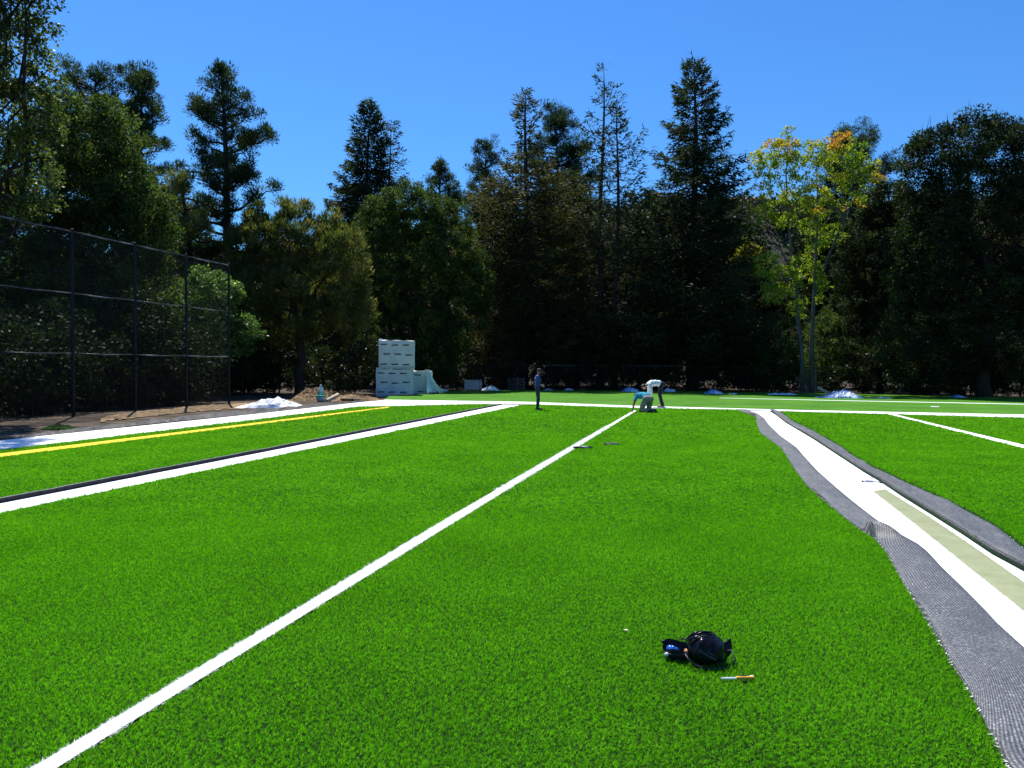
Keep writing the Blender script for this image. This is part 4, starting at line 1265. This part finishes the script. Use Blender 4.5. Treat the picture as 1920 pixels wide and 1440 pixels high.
# low white bundle and its lid
def low_bundle():
    c = G(887, 730, -.08); c.z = -.1
    root = empty('low_bundle', c, R(4))
    mb_ = MB()
    w, h, d = 1.28, .70, 1.0
    for k in range(4):
        mb_.box((.01 * (-1) ** k, 0, h * (k + .5) / 4), (w - .03 * (k % 2), d, h / 4 - .012))
    mb_.build('layers', M['wrap'], root, bevel=.02)
    mb_ = MB(); mb_.grid(lambda u, v: (-.74 + 1.4 * u, -.56 + 1.1 * v, h + .03 + .03 * nz(u * 9, v * 5, 4)), 16, 8)
    mb_.build('film_cover', M['sheet'], root)
    tag(root, 'low white layered bundle standing on the far edge of the turf', 'bundle', 'plastic-wrapped bundles')
low_bundle()

# pallets
def pallet(name, loc, rot, label, cat='pallet', group=None, mat='grey_wood'):
    root = empty(name, loc)
    root.rotation_euler = rot
    ms = MB(); ms.box((0, 0, 0), (1.2, .10, .022)); me = None
    for zz, ys in ((.13, np.linspace(-.5, .5, 7)), (.011, (-.5, 0, .5))):
        for y in ys:
            if me is None: o = ms.build('slat', M[mat], root, bevel=.003); me = o.data
            else: o = link(bpy.data.objects.new('slat', me), root)
            o.location = (0, y, zz)
    mt = MB(); mt.box((0, 0, 0), (.04, 1.1, .092)); me = None
    for x in (-.57, 0, .57):
        if me is None: o = mt.build('stringer', M[mat], root); me = o.data
        else: o = link(bpy.data.objects.new('stringer', me), root)
        o.location = (x, 0, .0705)
    tag(root, label, cat, group)
    return root
words_ = ['bottom', 'second', 'third', 'fourth', 'fifth', 'top']
c0 = G(968, 732, -.08)
for i in range(6):
    pallet('pallet', (c0.x + random.uniform(-.06, .06), c0.y + .6, -.1 + i * .147), (0, 0, random.uniform(-.06, .06)),
           '%s wooden pallet of the dark stack left of the standing man' % words_[i], group='stacked pallets left of the standing man')
c0b = G(985, 732, -.08)
c1 = G(1515, 738, -.08)
pallet('pallet', (c1.x, c1.y + .25, .48), (R(80), 0, 0), 'weathered wooden pallet standing on edge at the foot of the autumn tree', group='upright pallets by the autumn tree')
pallet('pallet', (c1.x + .1, c1.y + .42, 1.0), (R(84), 0, R(3)), 'upper weathered pallet leaning behind the autumn tree stems, above the tarp', group='upright pallets by the autumn tree')

# timber in the blue tarp
mb = MB()
a, b = P(1533, 727, 38.5), P(1560, 740, 38.3)
g0 = G(1553, 745, -.08)
a, b = P(1533, 726, g0.y), P(1563, 743, g0.y - .1)
mid = (a + b) / 2; dirv = (b - a)
rot = dirv.to_track_quat('X', 'Z').to_matrix()
mb.box((0, 0, 0), (dirv.length, .09, .16), rot)
o = mb.build('timber', M['wood'], bevel=.01); o.location = mid
tag(o, 'pale timber sticking up out of the blue and white tarp heap', 'timber')

# tub, bottle, cardboard tube by the mound
M['tub'] = flat('green_tub_plastic', (0.02, 0.30, 0.22), .35)
M['tub_clear'] = flat('pale_tub_plastic', (0.30, 0.42, 0.42), .3)
M['bottle'] = flat('clear_bottle_plastic', (0.45, 0.58, 0.60), .15)
M['bottle_green'] = flat('green_bottle_label', (0.10, 0.38, 0.33), .35)
g = G(602, 752, -.08); YT = g.y
root = empty('tub', (g.x, g.y, -.1))
s_ = mpp(YT)
mb = MB(); mb.lathe((0, 0, 0), [(0, .01), (.20, .01), (.24, .26), (.22, .26), (.18, .03), (0, .03)], 20); mb.build('body', M['tub_clear'], root, smooth=True)
mb = MB(); mb.lathe((0, 0, .26), [(.235, -.03), (.265, -.02), (.265, .03), (.225, .04), (.225, -.01)], 20); mb.build('rim', M['tub'], root, smooth=True)
tag(root, 'pale tub with green rim at the foot of the straw mound', 'tub')
root = empty('water_bottle', (g.x - .10, g.y + .36, .12))
mb = MB(); mb.lathe((0, 0, 0), [(0, 0), (.12, 0), (.13, .02), (.13, .24), (.125, .26)], 16); mb.build('lower_half', M['bottle_green'], root, smooth=True)
mb = MB(); mb.lathe((0, 0, .26), [(.125, 0), (.13, .03), (.12, .13), (.07, .20), (.045, .23), (.045, .27), (0, .27)], 16); mb.build('shoulder', M['bottle'], root, smooth=True)
mb = MB(); mb.lathe((0, 0, .53), [(.05, 0), (.05, .05), (0, .055)], 12); mb.build('cap', M['sheet'], root)
tag(root, 'large clear water bottle standing behind the green-rimmed tub', 'bottle')
g2 = P(613, 752, YT - .4); g3 = P(634, 740, YT + .1)
mb = MB(); axis_ = (g3 - g2); rot = axis_.to_track_quat('Z', 'Y').to_matrix()
root = empty('cardboard_tube', (g2.x, g2.y, g2.z))
mb.lathe((0, 0, 0), [(.10, 0), (.10, axis_.length), (.075, axis_.length), (.075, 0), (.10, 0)], 16, axis=rot)
M['card'] = noise_mat('cardboard', [(.3, (.42, .33, .22)), (.7, (.62, .52, .38))], 5, .8)
mb.build('tube_wall', M['card'], root, smooth=True)
tag(root, 'pale cardboard tube lying against the tub', 'tube')
mb = MB()
pa, pb = P(640, 748, YT - .3), P(682, 757, YT - .8)
pa.z = .04; pb.z = -.02
mb.tube([Vector((0, 0, 0)), (pb - pa) * .5 + Vector((0, 0, .02)), pb - pa], [.09, .085, .07], 9)
o = mb.build('log', M['straw'], smooth=True); o.location = pa
tag(o, 'straw coloured log lying along the dirt bank', 'log')

# ------------------------------------------------------------------ glue spreader on the seam
gs0, gs1 = G(1617, 904, -.03), G(1653, 906, -.03)
root = empty('glue_spreader', (gs0.x, gs0.y, -.029))
dv = gs1 - gs0; dv.z = 0
M['tool_dark'] = flat('dark_tool_steel', (.04, .04, .05), .4, .5)
Lg = dv.length; ux = dv.normalized(); rz = math.atan2(ux.y, ux.x); root.rotation_euler = (0, 0, rz)
mb = MB(); mb.tube([(0, 0, .015), (Lg, 0, .015)], .008, 6); mb.build('scraper_bar', M['tool_dark'], root)
mb = MB(); mb.tube([(.01, .0, .015), (.01, .03, .075), (Lg * .95, .03, .075), (Lg * .95, 0, .015)], .005, 6); mb.build('handle_frame', M['tool_dark'], root)
mb = MB(); mb.box((Lg, -.01, .012), (.05, .03, .022)); mb.box((0, 0, .012), (.03, .025, .022)); mb.build('end_block', M['tool_dark'], root)
mb = MB(); mb.box((Lg * .35, -.012, .02), (Lg * .4, .012, .03)); mb.build('rubber_blade', flat('lilac_rubber', (.30, .28, .36), .5), root)
tag(root, 'dark wire-framed glue spreader lying at the end of the green glue', 'glue spreader')

# ------------------------------------------------------------------ foreground tools and bag
M['bag'] = noise_mat('black_shiny_plastic', [(.3, (.004, .004, .006)), (.7, (.009, .009, .013))], 9, .2, .03, 20, spec=.16)
M['pouch'] = noise_mat('black_nylon', [(.3, (.006, .006, .009)), (.7, (.02, .02, .026))], 30, .6)
M['blue_shine'] = flat('blue_shiny_film', (.02, .10, .42), .12, .8)
M['strap'] = flat('dark_webbing', (.02, .02, .028), .5)
M['tan'] = flat('tan_rubber', (.50, .22, .09), .45)
M['whitecap'] = flat('white_plastic_cap', (.75, .75, .75), .4)

# black ribbed bag
cb = G(1325, 1242)
sb = cb.y / F_PX
root = empty('black_bag', (cb.x, cb.y, -.005))
def bagf(d):
    a = math.atan2(d.z - .1, d.x + .15)
    pl = .034 * math.sin(19 * math.atan2(d.z + .3, d.x + .9)) * max(0, d.z + .25)
    lump = .12 * nz(d.x * 1.5 + 3, d.y * 1.5, d.z * 1.5) + .015 * nz(d.x * 4.5, d.y * 4.5, d.z * 4.5 + 2)
    return 1 + pl + lump
mb = MB(); mb.ball((0, .035, .076), (.116, .118, .088), 72, 40, bagf)
mb.v = [(x, y, max(z, 0.0)) for (x, y, z) in mb.v]
mb.build('body', M['bag'], root, smooth=True)
mb = MB()
mb.grid(lambda u, v: (.085 + .055 * u + .02 * math.sin(v * 5), .03 - .05 * v + .03 * u, max(.004, .095 - .095 * v + (.05 * math.exp(-((v - .12) / .12) ** 2)) * u + .012 * nz(u * 4, v * 6))), 12, 16)
mb.build('flap', M['bag'], root, smooth=True)
mb = MB(); mb.tube([(-.06, -.062, .098), (-.03, -.079, .084), (.0, -.089, .069), (.03, -.092, .054)], .003, 5); mb.tube([(-.055, -.052, .110), (-.02, -.073, .097), (.015, -.085, .079)], .0025, 5)
mb.build('piping', flat('grey_piping', (.10, .10, .11), .35), root)
for k in range(6):
    yy = -.045 + .026 * k
    mb = MB(); pts_ = []
    for q in range(9):
        xx = -.098 + .135 * q / 8
        e_ = 1 - (xx / .116) ** 2 - ((yy) / .118) ** 2
        pts_.append((xx, .035 + yy, .076 + .088 * math.sqrt(max(.02, e_)) * 1.0 + .004 * math.sin(k * 2.1 + q * .6)))
    mb.tube(pts_, .0065, 7); mb.build('rib', M['bag'], root, smooth=True)
mb = MB()
mb.tube([(-.11, -.03, .05), (-.135, -.05, .07), (-.12, -.075, .045), (-.085, -.085, .02), (-.05, -.095, .012), (.0, -.105, .010), (.06, -.098, .008), (.11, -.07, .008)], .0055, 6)
mb.tube([(.10, .0, .07), (.135, -.02, .085), (.15, -.05, .05), (.13, -.08, .012)], .005, 6)
mb.build('strap', M['strap'], root, smooth=True)
tag(root, 'shiny black ribbed bag lying on the foreground turf', 'bag')

# open tool pouch beside it
cp = G(1272, 1232)
root = empty('tool_pouch', (cp.x, cp.y, -.005), R(-8))
mb = MB()
def pouch(u, v):
    an = u * 2 * math.pi
    rr = .62 + .38 * math.sin(v * math.pi / 2)
    x = .092 * rr * math.cos(an); y = .07 * rr * math.sin(an)
    z = .062 * v + .010 * math.sin(an * 3 + 1) * v + (.022 * v if math.sin(an) > .2 else 0)
    return (x, y, z)
mb.grid(pouch, 44, 8)
def pouch_in(u, v):
    p = pouch(u, v); return (p[0] * .93, p[1] * .92, p[2] + .002 if v < 1 else p[2])
mb.grid(pouch_in, 44, 8)
mb.add([(.055 * math.cos(2 * math.pi * k / 20), .042 * math.sin(2 * math.pi * k / 20), .006) for k in range(20)], [tuple(range(20))])
mb.build('body', M['pouch'], root, smooth=True)
mb = MB(); mb.tube([(.02, .066, .092), (.045, .05, .10), (.066, .02, .088), (.078, -.015, .064), (.08, -.045, .03)], .006, 6); mb.build('strap', M['strap'], root, smooth=True)
mb = MB(); mb.tube([(-.09, -.03, .045), (-.05, -.064, .042), (.0, -.074, .045), (.05, -.062, .05)], .005, 6); mb.build('rim', M['strap'], root, smooth=True)
mb = MB(); mb.box((-.085, .055, .072), (.022, .02, .02)); mb.build('clip', M['pouch'], root, bevel=.004)
tag(root, 'open black tool pouch touching the shiny black bag', 'pouch')
o_ = MB(); o_.ball((0, 0, 0), (.040, .026, .028), 20, 12, lambda d: 1 + .25 * nz(d.x * 2, d.y * 2, d.z * 2))
o = o_.build('blue_wrapper', M['blue_shine'], smooth=True); o.location = (cp.x - .035, cp.y - .015, .046); o.rotation_euler = (.2, .35, -.5)
tag(o, 'shiny blue wrapper inside the black tool pouch', 'wrapper')
o_ = MB(); o_.ball((0, 0, 0), (.024, .02, .017), 14, 10, lambda d: 1 + .3 * nz(d.x * 2.4, d.y * 2, d.z * 2))
o = o_.build('tan_grip', M['tan'], smooth=True); o.location = (cp.x + .048, cp.y - .040, .050)
tag(o, 'small orange-tan grip poking from the tool pouch', 'grip')
o_ = MB(); o_.lathe((0, 0, 0), [(0, 0), (.011, 0), (.011, .014), (.008, .018), (0, .018)], 12)
o = o_.build('bottle_cap', M['whitecap'], smooth=True); o.location = (cp.x - .082, cp.y - .040, .028); o.rotation_euler = (.9, 0, .4)
tag(o, 'tiny white cap at the left tip of the tool pouch', 'cap')

# utility knife
ck = G(1384, 1274)
root = empty('utility_knife', (ck.x, ck.y, .002), R(3))
Lk = 68 * ck.y / F_PX
mb = MB(); mb.add([(-.5 * Lk, 0, 0), (-.42 * Lk, .009, 0), (-.05 * Lk, .010, 0), (-.05 * Lk, -.006, 0), (-.46 * Lk, -.006, 0), (-.5 * Lk, 0, .008), (-.42 * Lk, .009, .008), (-.05 * Lk, .010, .008), (-.05 * Lk, -.006, .008), (-.46 * Lk, -.006, .008)],
                  [(4, 3, 2, 1, 0), (5, 6, 7, 8, 9), (0, 1, 6, 5), (1, 2, 7, 6), (2, 3, 8, 7), (3, 4, 9, 8), (4, 0, 5, 9)]); mb.build('steel_nose', flat('bright_steel', (.72, .74, .76), .25, .6, .5), root)
mb = MB(); mb.box((.2 * Lk, .001, .006), (.52 * Lk, .016, .016)); mb.build('handle', flat('orange_handle', (.75, .34, .04), .4), root, bevel=.004)
mb = MB(); mb.box((.16 * Lk, .008, .012), (.18 * Lk, .012, .012)); mb.build('grip', M['pouch'], root, bevel=.003)
mb = MB(); mb.box((.40 * Lk, .007, .012), (.10 * Lk, .010, .010)); mb.build('end_cap', M['whitecap'], root, bevel=.003)
tag(root, 'orange-handled utility knife on the turf below the black bag', 'knife')

ch = G(1174, 1184)
mb = MB(); mb.ball((0, 0, 0), (.018, .011, .007), 10, 6, lambda d: 1 + .5 * nz(d.x * 2, d.y * 3, d.z * 2))
o = mb.build('wood_chip', flat('pale_chip', (.78, .60, .38), .7)); o.location = (ch.x, ch.y, .008); o.rotation_euler = (.2, .2, .7)
tag(o, 'tiny pale wood chip on the turf left of the tool pouch', 'chip')

# hand tools in the middle distance
def pliers(name, px, py, length, label, white, rz):
    c = G(px, py); root = empty(name, (c.x, c.y, .02), rz)
    l = length
    for s in (-1, 1):
        mb_ = MB(); mb_.tube([(0, 0, .012), (l * .2, s * l * .10, .016), (l * .5, s * l * .13, .014), (l * .62, s * l * .09, .012)], [.014, .018, .018, .012], 8)
        mb_.build('handle', M['pouch'] if (s < 0 or not white) else M['whitecap'], root, smooth=True)
    mb_ = MB(); mb_.add([(-.38 * l, -.015, 0), (-.05 * l, -.045, 0), (.06 * l, 0, 0), (-.05 * l, .045, 0), (-.38 * l, .015, 0), (-.38 * l, -.015, .028), (-.05 * l, -.045, .028), (.06 * l, 0, .028), (-.05 * l, .045, .028), (-.38 * l, .015, .028)],
                        [(4, 3, 2, 1, 0), (5, 6, 7, 8, 9), (0, 1, 6, 5), (1, 2, 7, 6), (2, 3, 8, 7), (3, 4, 9, 8), (4, 0, 5, 9)])
    mb_.build('jaw', M['tool_dark'], root)
    tag(root, label, 'tool', 'hand tools lying by the white line')
    return root
pliers('shears', 1087, 842, .22, 'small dark shears touching the white line', False, R(170))
pliers('shears', 1103, 841, .24, 'black and white shears just right of the ones touching the line', True, R(185))
cc = G(1147, 835); root = empty('carpet_tool', (cc.x, cc.y, .015), R(-8))
mb = MB(); mb.tube([(-.15, 0, .01), (-.08, .05, .03), (.10, .05, .03), (.17, -.03, .01)], .013, 7); mb.build('long_handle', M['tool_dark'], root, smooth=True)
mb = MB(); mb.tube([(-.15, 0, .01), (-.08, -.05, .02), (.12, -.06, .02), (.17, -.03, .01)], .009, 7); mb.build('lower_bar', flat('green_grey_steel', (.12, .2, .16), .4), root, smooth=True)
mb = MB(); mb.box((-.14, .01, .018), (.05, .10, .03)); mb.build('head', M['tool_dark'], root, bevel=.006)
tag(root, 'dark looped turf tool lying farthest right of the white line', 'tool', 'hand tools lying by the white line')

# ------------------------------------------------------------------ people
M['skin'] = flat('skin', (.26, .13, .08), .5)
M['hair'] = flat('dark_hair', (.012, .009, .007), .6)

def capsule(mb_, p0, r0, p1, r1, flatx=1.0, n_=12):
    p0, p1 = Vector(p0), Vector(p1)
    ax = p1 - p0; L = ax.length
    q = ax.to_track_quat('Z', 'Y').to_matrix() if L > 1e-6 else Matrix.Identity(3)
    prof = []
    for k in range(5):
        a = -math.pi / 2 + (math.pi / 2) * k / 4
        prof.append((max(1e-4, r0 * math.cos(a)), r0 * math.sin(a)))
    for k in range(5):
        a = (math.pi / 2) * k / 4
        prof.append((max(1e-4, r1 * math.cos(a)), L + r1 * math.sin(a)))
    b = len(mb_.v)
    mb_.lathe(p0, prof, n_, axis=q)
    mb_.add([mb_.v[b + k] for k in range(n_)], [tuple(range(n_))[::-1]])
    e = b + (len(prof) - 1) * n_
    mb_.add([mb_.v[e + k] for k in range(n_)], [tuple(range(n_))])

def hand_caps(w, d, pal, side):
    """palm and five bent fingers. w wrist, d hand direction, pal palm normal, side thumb side"""
    w, d, pal, side = Vector(w), Vector(d).normalized(), Vector(pal).normalized(), Vector(side).normalized()
    out = [(w, .028, w + d * .07, .034, 'skin')]
    for k, ln in enumerate((.066, .076, .072, .056)):
        b = w + d * .085 + side * (.030 - .020 * k)
        m_ = b + d * ln * .55 + pal * .008
        e = m_ + d * ln * .38 + pal * ln * .35
        out += [(b - d * .02, .0105, m_, .0098, 'skin'), (m_, .0098, e, .0085, 'skin')]
    t0 = w + d * .03 + side * .03; t1 = t0 + d * .035 + side * .028; t2 = t1 + d * .03 + pal * .012
    out += [(t0, .0135, t1, .012, 'skin'), (t1, .012, t2, .0105, 'skin')]
    return out

def head_caps(c, fwd, up):
    c, fwd, up = Vector(c), Vector(fwd).normalized(), Vector(up).normalized()
    sd = fwd.cross(up).normalized()
    o = [(c - up * .01, .078, c + up * .035, .080, 'skin'), (c - up * .055 + fwd * .022, .052, c + fwd * .025 - up * .01, .062, 'skin'),
         (c - fwd * .03 + up * .01, .07, c - fwd * .02 + up * .03, .075, 'skin'),
         (c + fwd * .084 + up * .01, .011, c + fwd * .100 - up * .022, .015, 'skin'),         # nose
         (c + fwd * .075 - up * .058 - sd * .015, .011, c + fwd * .075 - up * .058 + sd * .015, .011, 'skin'),  # mouth
         (c + fwd * .062 + up * .028 - sd * .04, .014, c + fwd * .062 + up * .028 + sd * .04, .014, 'skin')]  # brow
    for s in (-1, 1):
        o.append((c + sd * s * .082 - up * .02 - fwd * .005, .012, c + sd * s * .086 + up * .018 - fwd * .01, .016, 'skin'))  # ears
    return o

def person(label, loc, caps, cloth, head, hat, scale, cat='person'):
    root = empty('person', loc)
    root.scale = (scale,) * 3
    mb_ = MB()
    for (p0, r0, p1, r1, t) in caps: capsule(mb_, p0, r0, p1, r1)
    o = mb_.build('body', M['skin'], root)
    md = o.modifiers.new('r', 'REMESH'); md.mode = 'VOXEL'; md.voxel_size = .0115
    sm_ = o.modifiers.new('s', 'SMOOTH'); sm_.iterations = 3; sm_.factor = .5
    dg = bpy.context.evaluated_depsgraph_get()
    me = bpy.data.meshes.new_from_object(o.evaluated_get(dg))
    o.modifiers.clear(); o.data = me
    me.polygons.foreach_set('use_smooth', [True] * len(me.polygons))
    nv_ = len(me.vertices)
    co = np.empty(nv_ * 3, np.float32); me.vertices.foreach_get('co', co); co = co.reshape(-1, 3)
    no = np.empty(nv_ * 3, np.float32); me.vertices.foreach_get('normal', no); no = no.reshape(-1, 3)
    best = np.full(nv_, 9e9); lab = np.zeros(nv_, int)
    tags = sorted({c[4] for c in caps})
    for (p0, r0, p1, r1, t) in caps:
        a, b = np.array(p0), np.array(p1); ab = b - a
        s = np.clip(((co - a) @ ab) / max(ab @ ab, 1e-9), 0, 1)
        dist = np.linalg.norm(co - (a + s[:, None] * ab), axis=1) - (r0 + (r1 - r0) * s)
        m_ = dist < best; best[m_] = dist[m_]; lab[m_] = tags.index(t)
    polys = [tuple(p.vertices) for p in me.polygons]
    for t, (nm, mat, thick) in cloth.items():
        k = tags.index(t)
        fs = [p for p in polys if sum(lab[i] == k for i in p) >= len(p) - 1]
        if not fs: continue
        used = sorted({i for f in fs for i in f}); mp = {i: j for j, i in enumerate(used)}
        wr = np.array([nz(*(co[i] * 9)) for i in used])
        pv = co[used] + no[used] * (thick + .007 * wr)[:, None]
        mm = bpy.data.meshes.new(nm); mm.from_pydata([tuple(q) for q in pv], [], [tuple(mp[i] for i in f) for f in fs])
        mm.materials.append(mat); mm.polygons.foreach_set('use_smooth', [True] * len(mm.polygons))
        link(bpy.data.objects.new(nm, mm), root)
    c, fwd, up = (Vector(q) for q in head); fwd.normalize(); up.normalize(); sd = fwd.cross(up)
    B = Matrix((sd, fwd, up)).transposed()
    # eyes
    for s in (-1, 1):
        e = MB(); e.ball(c + B @ Vector((s * .032, .083, .012)), .011, 8, 6); e.build('eye', M['hair'], root, smooth=True)
    # hair cap
    h = MB()
    h.grid(lambda u, v: tuple(c + B @ Vector((.088 * math.sin(v * 1.75) * math.cos(u * 2 * math.pi), -.012 + (.100 if math.sin(u * 2 * math.pi) < 0 else .082) * math.sin(v * 1.75) * math.sin(u * 2 * math.pi), .03 + .095 * math.cos(v * 1.75) + (.05 * v if math.sin(u * 2 * math.pi) > .3 else -.02 * v)))), 20, 8)
    h.build('hair', M['hair'], root, smooth=True)
    if hat is not None:
        hm = MB()
        hm.grid(lambda u, v: tuple(c + B @ Vector((.098 * math.sin(v * 1.57) * math.cos(u * 2 * math.pi), -.008 + .108 * math.sin(v * 1.57) * math.sin(u * 2 * math.pi), .055 + .085 * math.cos(v * 1.57)))), 20, 7)
        hm.grid(lambda u, v: tuple(c + B @ Vector(((u - .5) * .16 * (1 - .25 * v * v), .085 + .095 * v * (1 - (2 * u - 1) ** 2 * .35), .058 - .02 * v - .03 * (2 * u - 1) ** 2))), 10, 4)
        hm.build('cap', hat, root, smooth=True)
    tag(root, label, cat)
    return root

M['shirt_blue'] = flat('blue_shirt', (.035, .09, .22), .85)
M['shirt_teal'] = flat('teal_shirt', (.005, .29, .40), .85)
M['shirt_white'] = flat('white_shirt', (.70, .72, .70), .85)
M['jeans'] = flat('dark_jeans', (.045, .065, .070), .9)
M['khaki'] = flat('khaki_cloth', (.30, .26, .18), .9)
M['navy'] = flat('navy_cloth', (.012, .016, .028), .9)
M['shoe'] = flat('dark_shoe', (.012, .012, .014), .6)
M['boot'] = flat('tan_boot', (.30, .24, .16), .7)
M['cap_dark'] = flat('dark_cap', (.02, .022, .026), .8)
M['cap_blue'] = flat('blue_cap', (.03, .10, .28), .8)

def leg(hip, knee, ank, toe, t='leg', s='shoe'):
    hip, knee, ank, toe = map(Vector, (hip, knee, ank, toe))
    heel = ank + (ank - toe) * .28; heel.z = toe.z
    return [(hip, .092, hip.lerp(knee, .5), .078, t), (hip.lerp(knee, .5), .078, knee, .062, t), (knee, .062, knee.lerp(ank, .35), .060, t), (knee.lerp(ank, .35), .060, ank, .045, t),
            (heel, .036, toe, .032, s), (ank, .042, heel.lerp(toe, .3), .038, s)]

def arm(sh, el, wr, t='shirt', t2='shirt'):
    sh, el, wr = map(Vector, (sh, el, wr))
    return [(sh, .060, sh.lerp(el, .6), .050, t), (sh.lerp(el, .6), .050, el, .043, t2), (el, .043, el.lerp(wr, .4), .040, t2), (el.lerp(wr, .4), .040, wr, .028, t2 if t2 == 'shirt' else 'skin')]

# standing man, in profile, looking along the turf
caps = []
caps += leg((-.01, -.085, .90), (.02, -.09, .48), (-.02, -.09, .085), (.15, -.10, .035))
caps += leg((-.01, .085, .90), (.03, .10, .48), (.01, .11, .085), (.18, .12, .035))
caps += [((-.015, -.07, .93), .105, (-.015, .07, .93), .105, 'leg'), ((-.01, -.06, 1.02), .108, (-.01, .06, 1.02), .108, 'shirt'), ((-.005, -.08, 1.14), .112, (-.005, .08, 1.14), .112, 'shirt'),
         ((-.01, -.10, 1.28), .118, (-.01, .10, 1.28), .118, 'shirt'), ((-.015, -.14, 1.37), .075, (-.015, .14, 1.37), .075, 'shirt'), ((0, 0, 1.40), .056, (.03, 0, 1.50), .052, 'skin')]
caps += arm((-.015, -.18, 1.37), (-.05, -.24, 1.10), (.13, -.17, .99)) + hand_caps((.14, -.165, .985), (.8, .45, -.2), (-.2, .9, 0), (.1, 0, 1))
caps += arm((-.015, .18, 1.37), (-.04, .24, 1.10), (.14, .12, 1.00)) + hand_caps((.15, .115, 1.0), (.8, -.45, -.2), (-.2, -.9, 0), (.1, 0, 1))
hd = ((.055, 0, 1.585), (1, -.1, -.22), (.22, 0, 1))
caps += head_caps(*hd)
g = G(1008, 768.5); 
person('standing man in blue shirt, dark jeans and cap, seen from the side', (g.x, g.y, 0), caps, {'leg': ('trousers', M['jeans'], .010), 'shirt': ('shirt', M['shirt_blue'], .012), 'shoe': ('shoes', M['shoe'], .008)}, hd, M['cap_dark'], 78 * mpp(g.y) / 1.725)

# kneeling man, back to the camera, reaching to the white line
caps = []
f2 = Vector((-.45, .9, 0)).normalized(); s2 = Vector((f2.y, -f2.x, 0))   # facing, his right-hand side
def K(a, b, z): return f2 * a + s2 * b + Vector((0, 0, z))
for sgn in (-1, 1):
    hip = K(-.08, sgn * .11, .48); kn = K(.10, sgn * .17, .075); an = K(-.32, sgn * .14, .09); toe = K(-.42, sgn * .14, .035)
    caps += [(hip, .105, hip.lerp(kn, .5), .092, 'leg'), (hip.lerp(kn, .5), .092, kn, .070, 'leg'), (kn, .068, kn.lerp(an, .4), .064, 'leg'), (kn.lerp(an, .4), .064, an, .05, 'leg'), (an, .042, toe, .036, 'shoe')]
caps += [(K(-.10, -.09, .50), .125, K(-.10, .09, .50), .125, 'leg'), (K(0, -.07, .58), .115, K(0, .07, .58), .115, 'shirt'), (K(.14, -.09, .61), .12, K(.14, .09, .61), .12, 'shirt'), (K(.29, -.11, .61), .115, K(.29, .11, .61), .115, 'shirt'),
         (K(.37, -.14, .60), .075, K(.37, .14, .60), .075, 'shirt'), (K(.40, 0, .60), .055, K(.50, 0, .60), .052, 'skin')]
caps += arm(K(.37, -.19, .58), K(.32, -.34, .33), K(.24, -.44, .10), 'shirt', 'skin') + hand_caps(K(.24, -.445, .085), (-.25, -.1, -.6), (.3, .3, 0), (.4, .9, 0))
caps += arm(K(.37, .19, .58), K(.44, .22, .32), K(.42, .12, .10), 'shirt', 'skin') + hand_caps(K(.42, .12, .085), (0, .3, -.6), (-.3, .3, 0), (-.9, .2, 0))
hd = (tuple(K(.58, 0, .585)), tuple(f2 * .5 + Vector((0, 0, -.86))), tuple(f2 * .86 + Vector((0, 0, .5))))
caps += head_caps(*hd)
g = G(1212, 773)
person('kneeling man in teal shirt and khaki trousers reaching to the white line', (g.x, g.y, 0), caps, {'leg': ('trousers', M['khaki'], .012), 'shirt': ('shirt', M['shirt_teal'], .014), 'shoe': ('shoes', M['shoe'], .008)}, hd, M['cap_blue'], 1.0)

# bending man behind him
caps = []
caps += leg((.02, -.10, .90), (-.04, -.13, .49), (.04, -.13, .085), (-.13, -.15, .035), s='boot')
caps += leg((.02, .10, .90), (.00, .16, .48), (.14, .18, .085), (-.02, .20, .035), s='boot')
caps += [((.03, -.08, .93), .112, (.03, .08, .93), .112, 'leg'), ((-.08, -.07, .97), .112, (-.08, .07, .97), .112, 'shirt'), ((-.22, -.09, .985), .115, (-.22, .09, .985), .115, 'shirt'),
         ((-.36, -.11, .97), .118, (-.36, .11, .97), .118, 'shirt'), ((-.46, -.15, .94), .075, (-.46, .15, .94), .075, 'shirt'), ((-.50, 0, .93), .056, (-.60, 0, .89), .052, 'skin')]
caps += arm((-.46, -.19, .92), (-.42, -.23, .64), (-.44, -.18, .40), 'shirt', 'shirt') + hand_caps((-.44, -.18, .39), (-.1, .1, -1), (0, .9, 0), (-.9, 0, 0))
caps += arm((-.46, .19, .92), (-.44, .23, .64), (-.48, .16, .40), 'shirt', 'shirt') + hand_caps((-.48, .16, .39), (-.1, -.1, -1), (0, -.9, 0), (-.9, 0, 0))
hd = ((-.68, 0, .83), (-.45, 0, -.9), (-.9, 0, .45))
caps += head_caps(*hd)
g = G(1238, 763)
person('bending man in white shirt and dark trousers leaning over the kneeling man', (g.x, g.y, 0), caps, {'leg': ('trousers', M['navy'], .012), 'shirt': ('shirt', M['shirt_white'], .018), 'boot': ('shoes', M['boot'], .008)}, hd, None, 1.02)
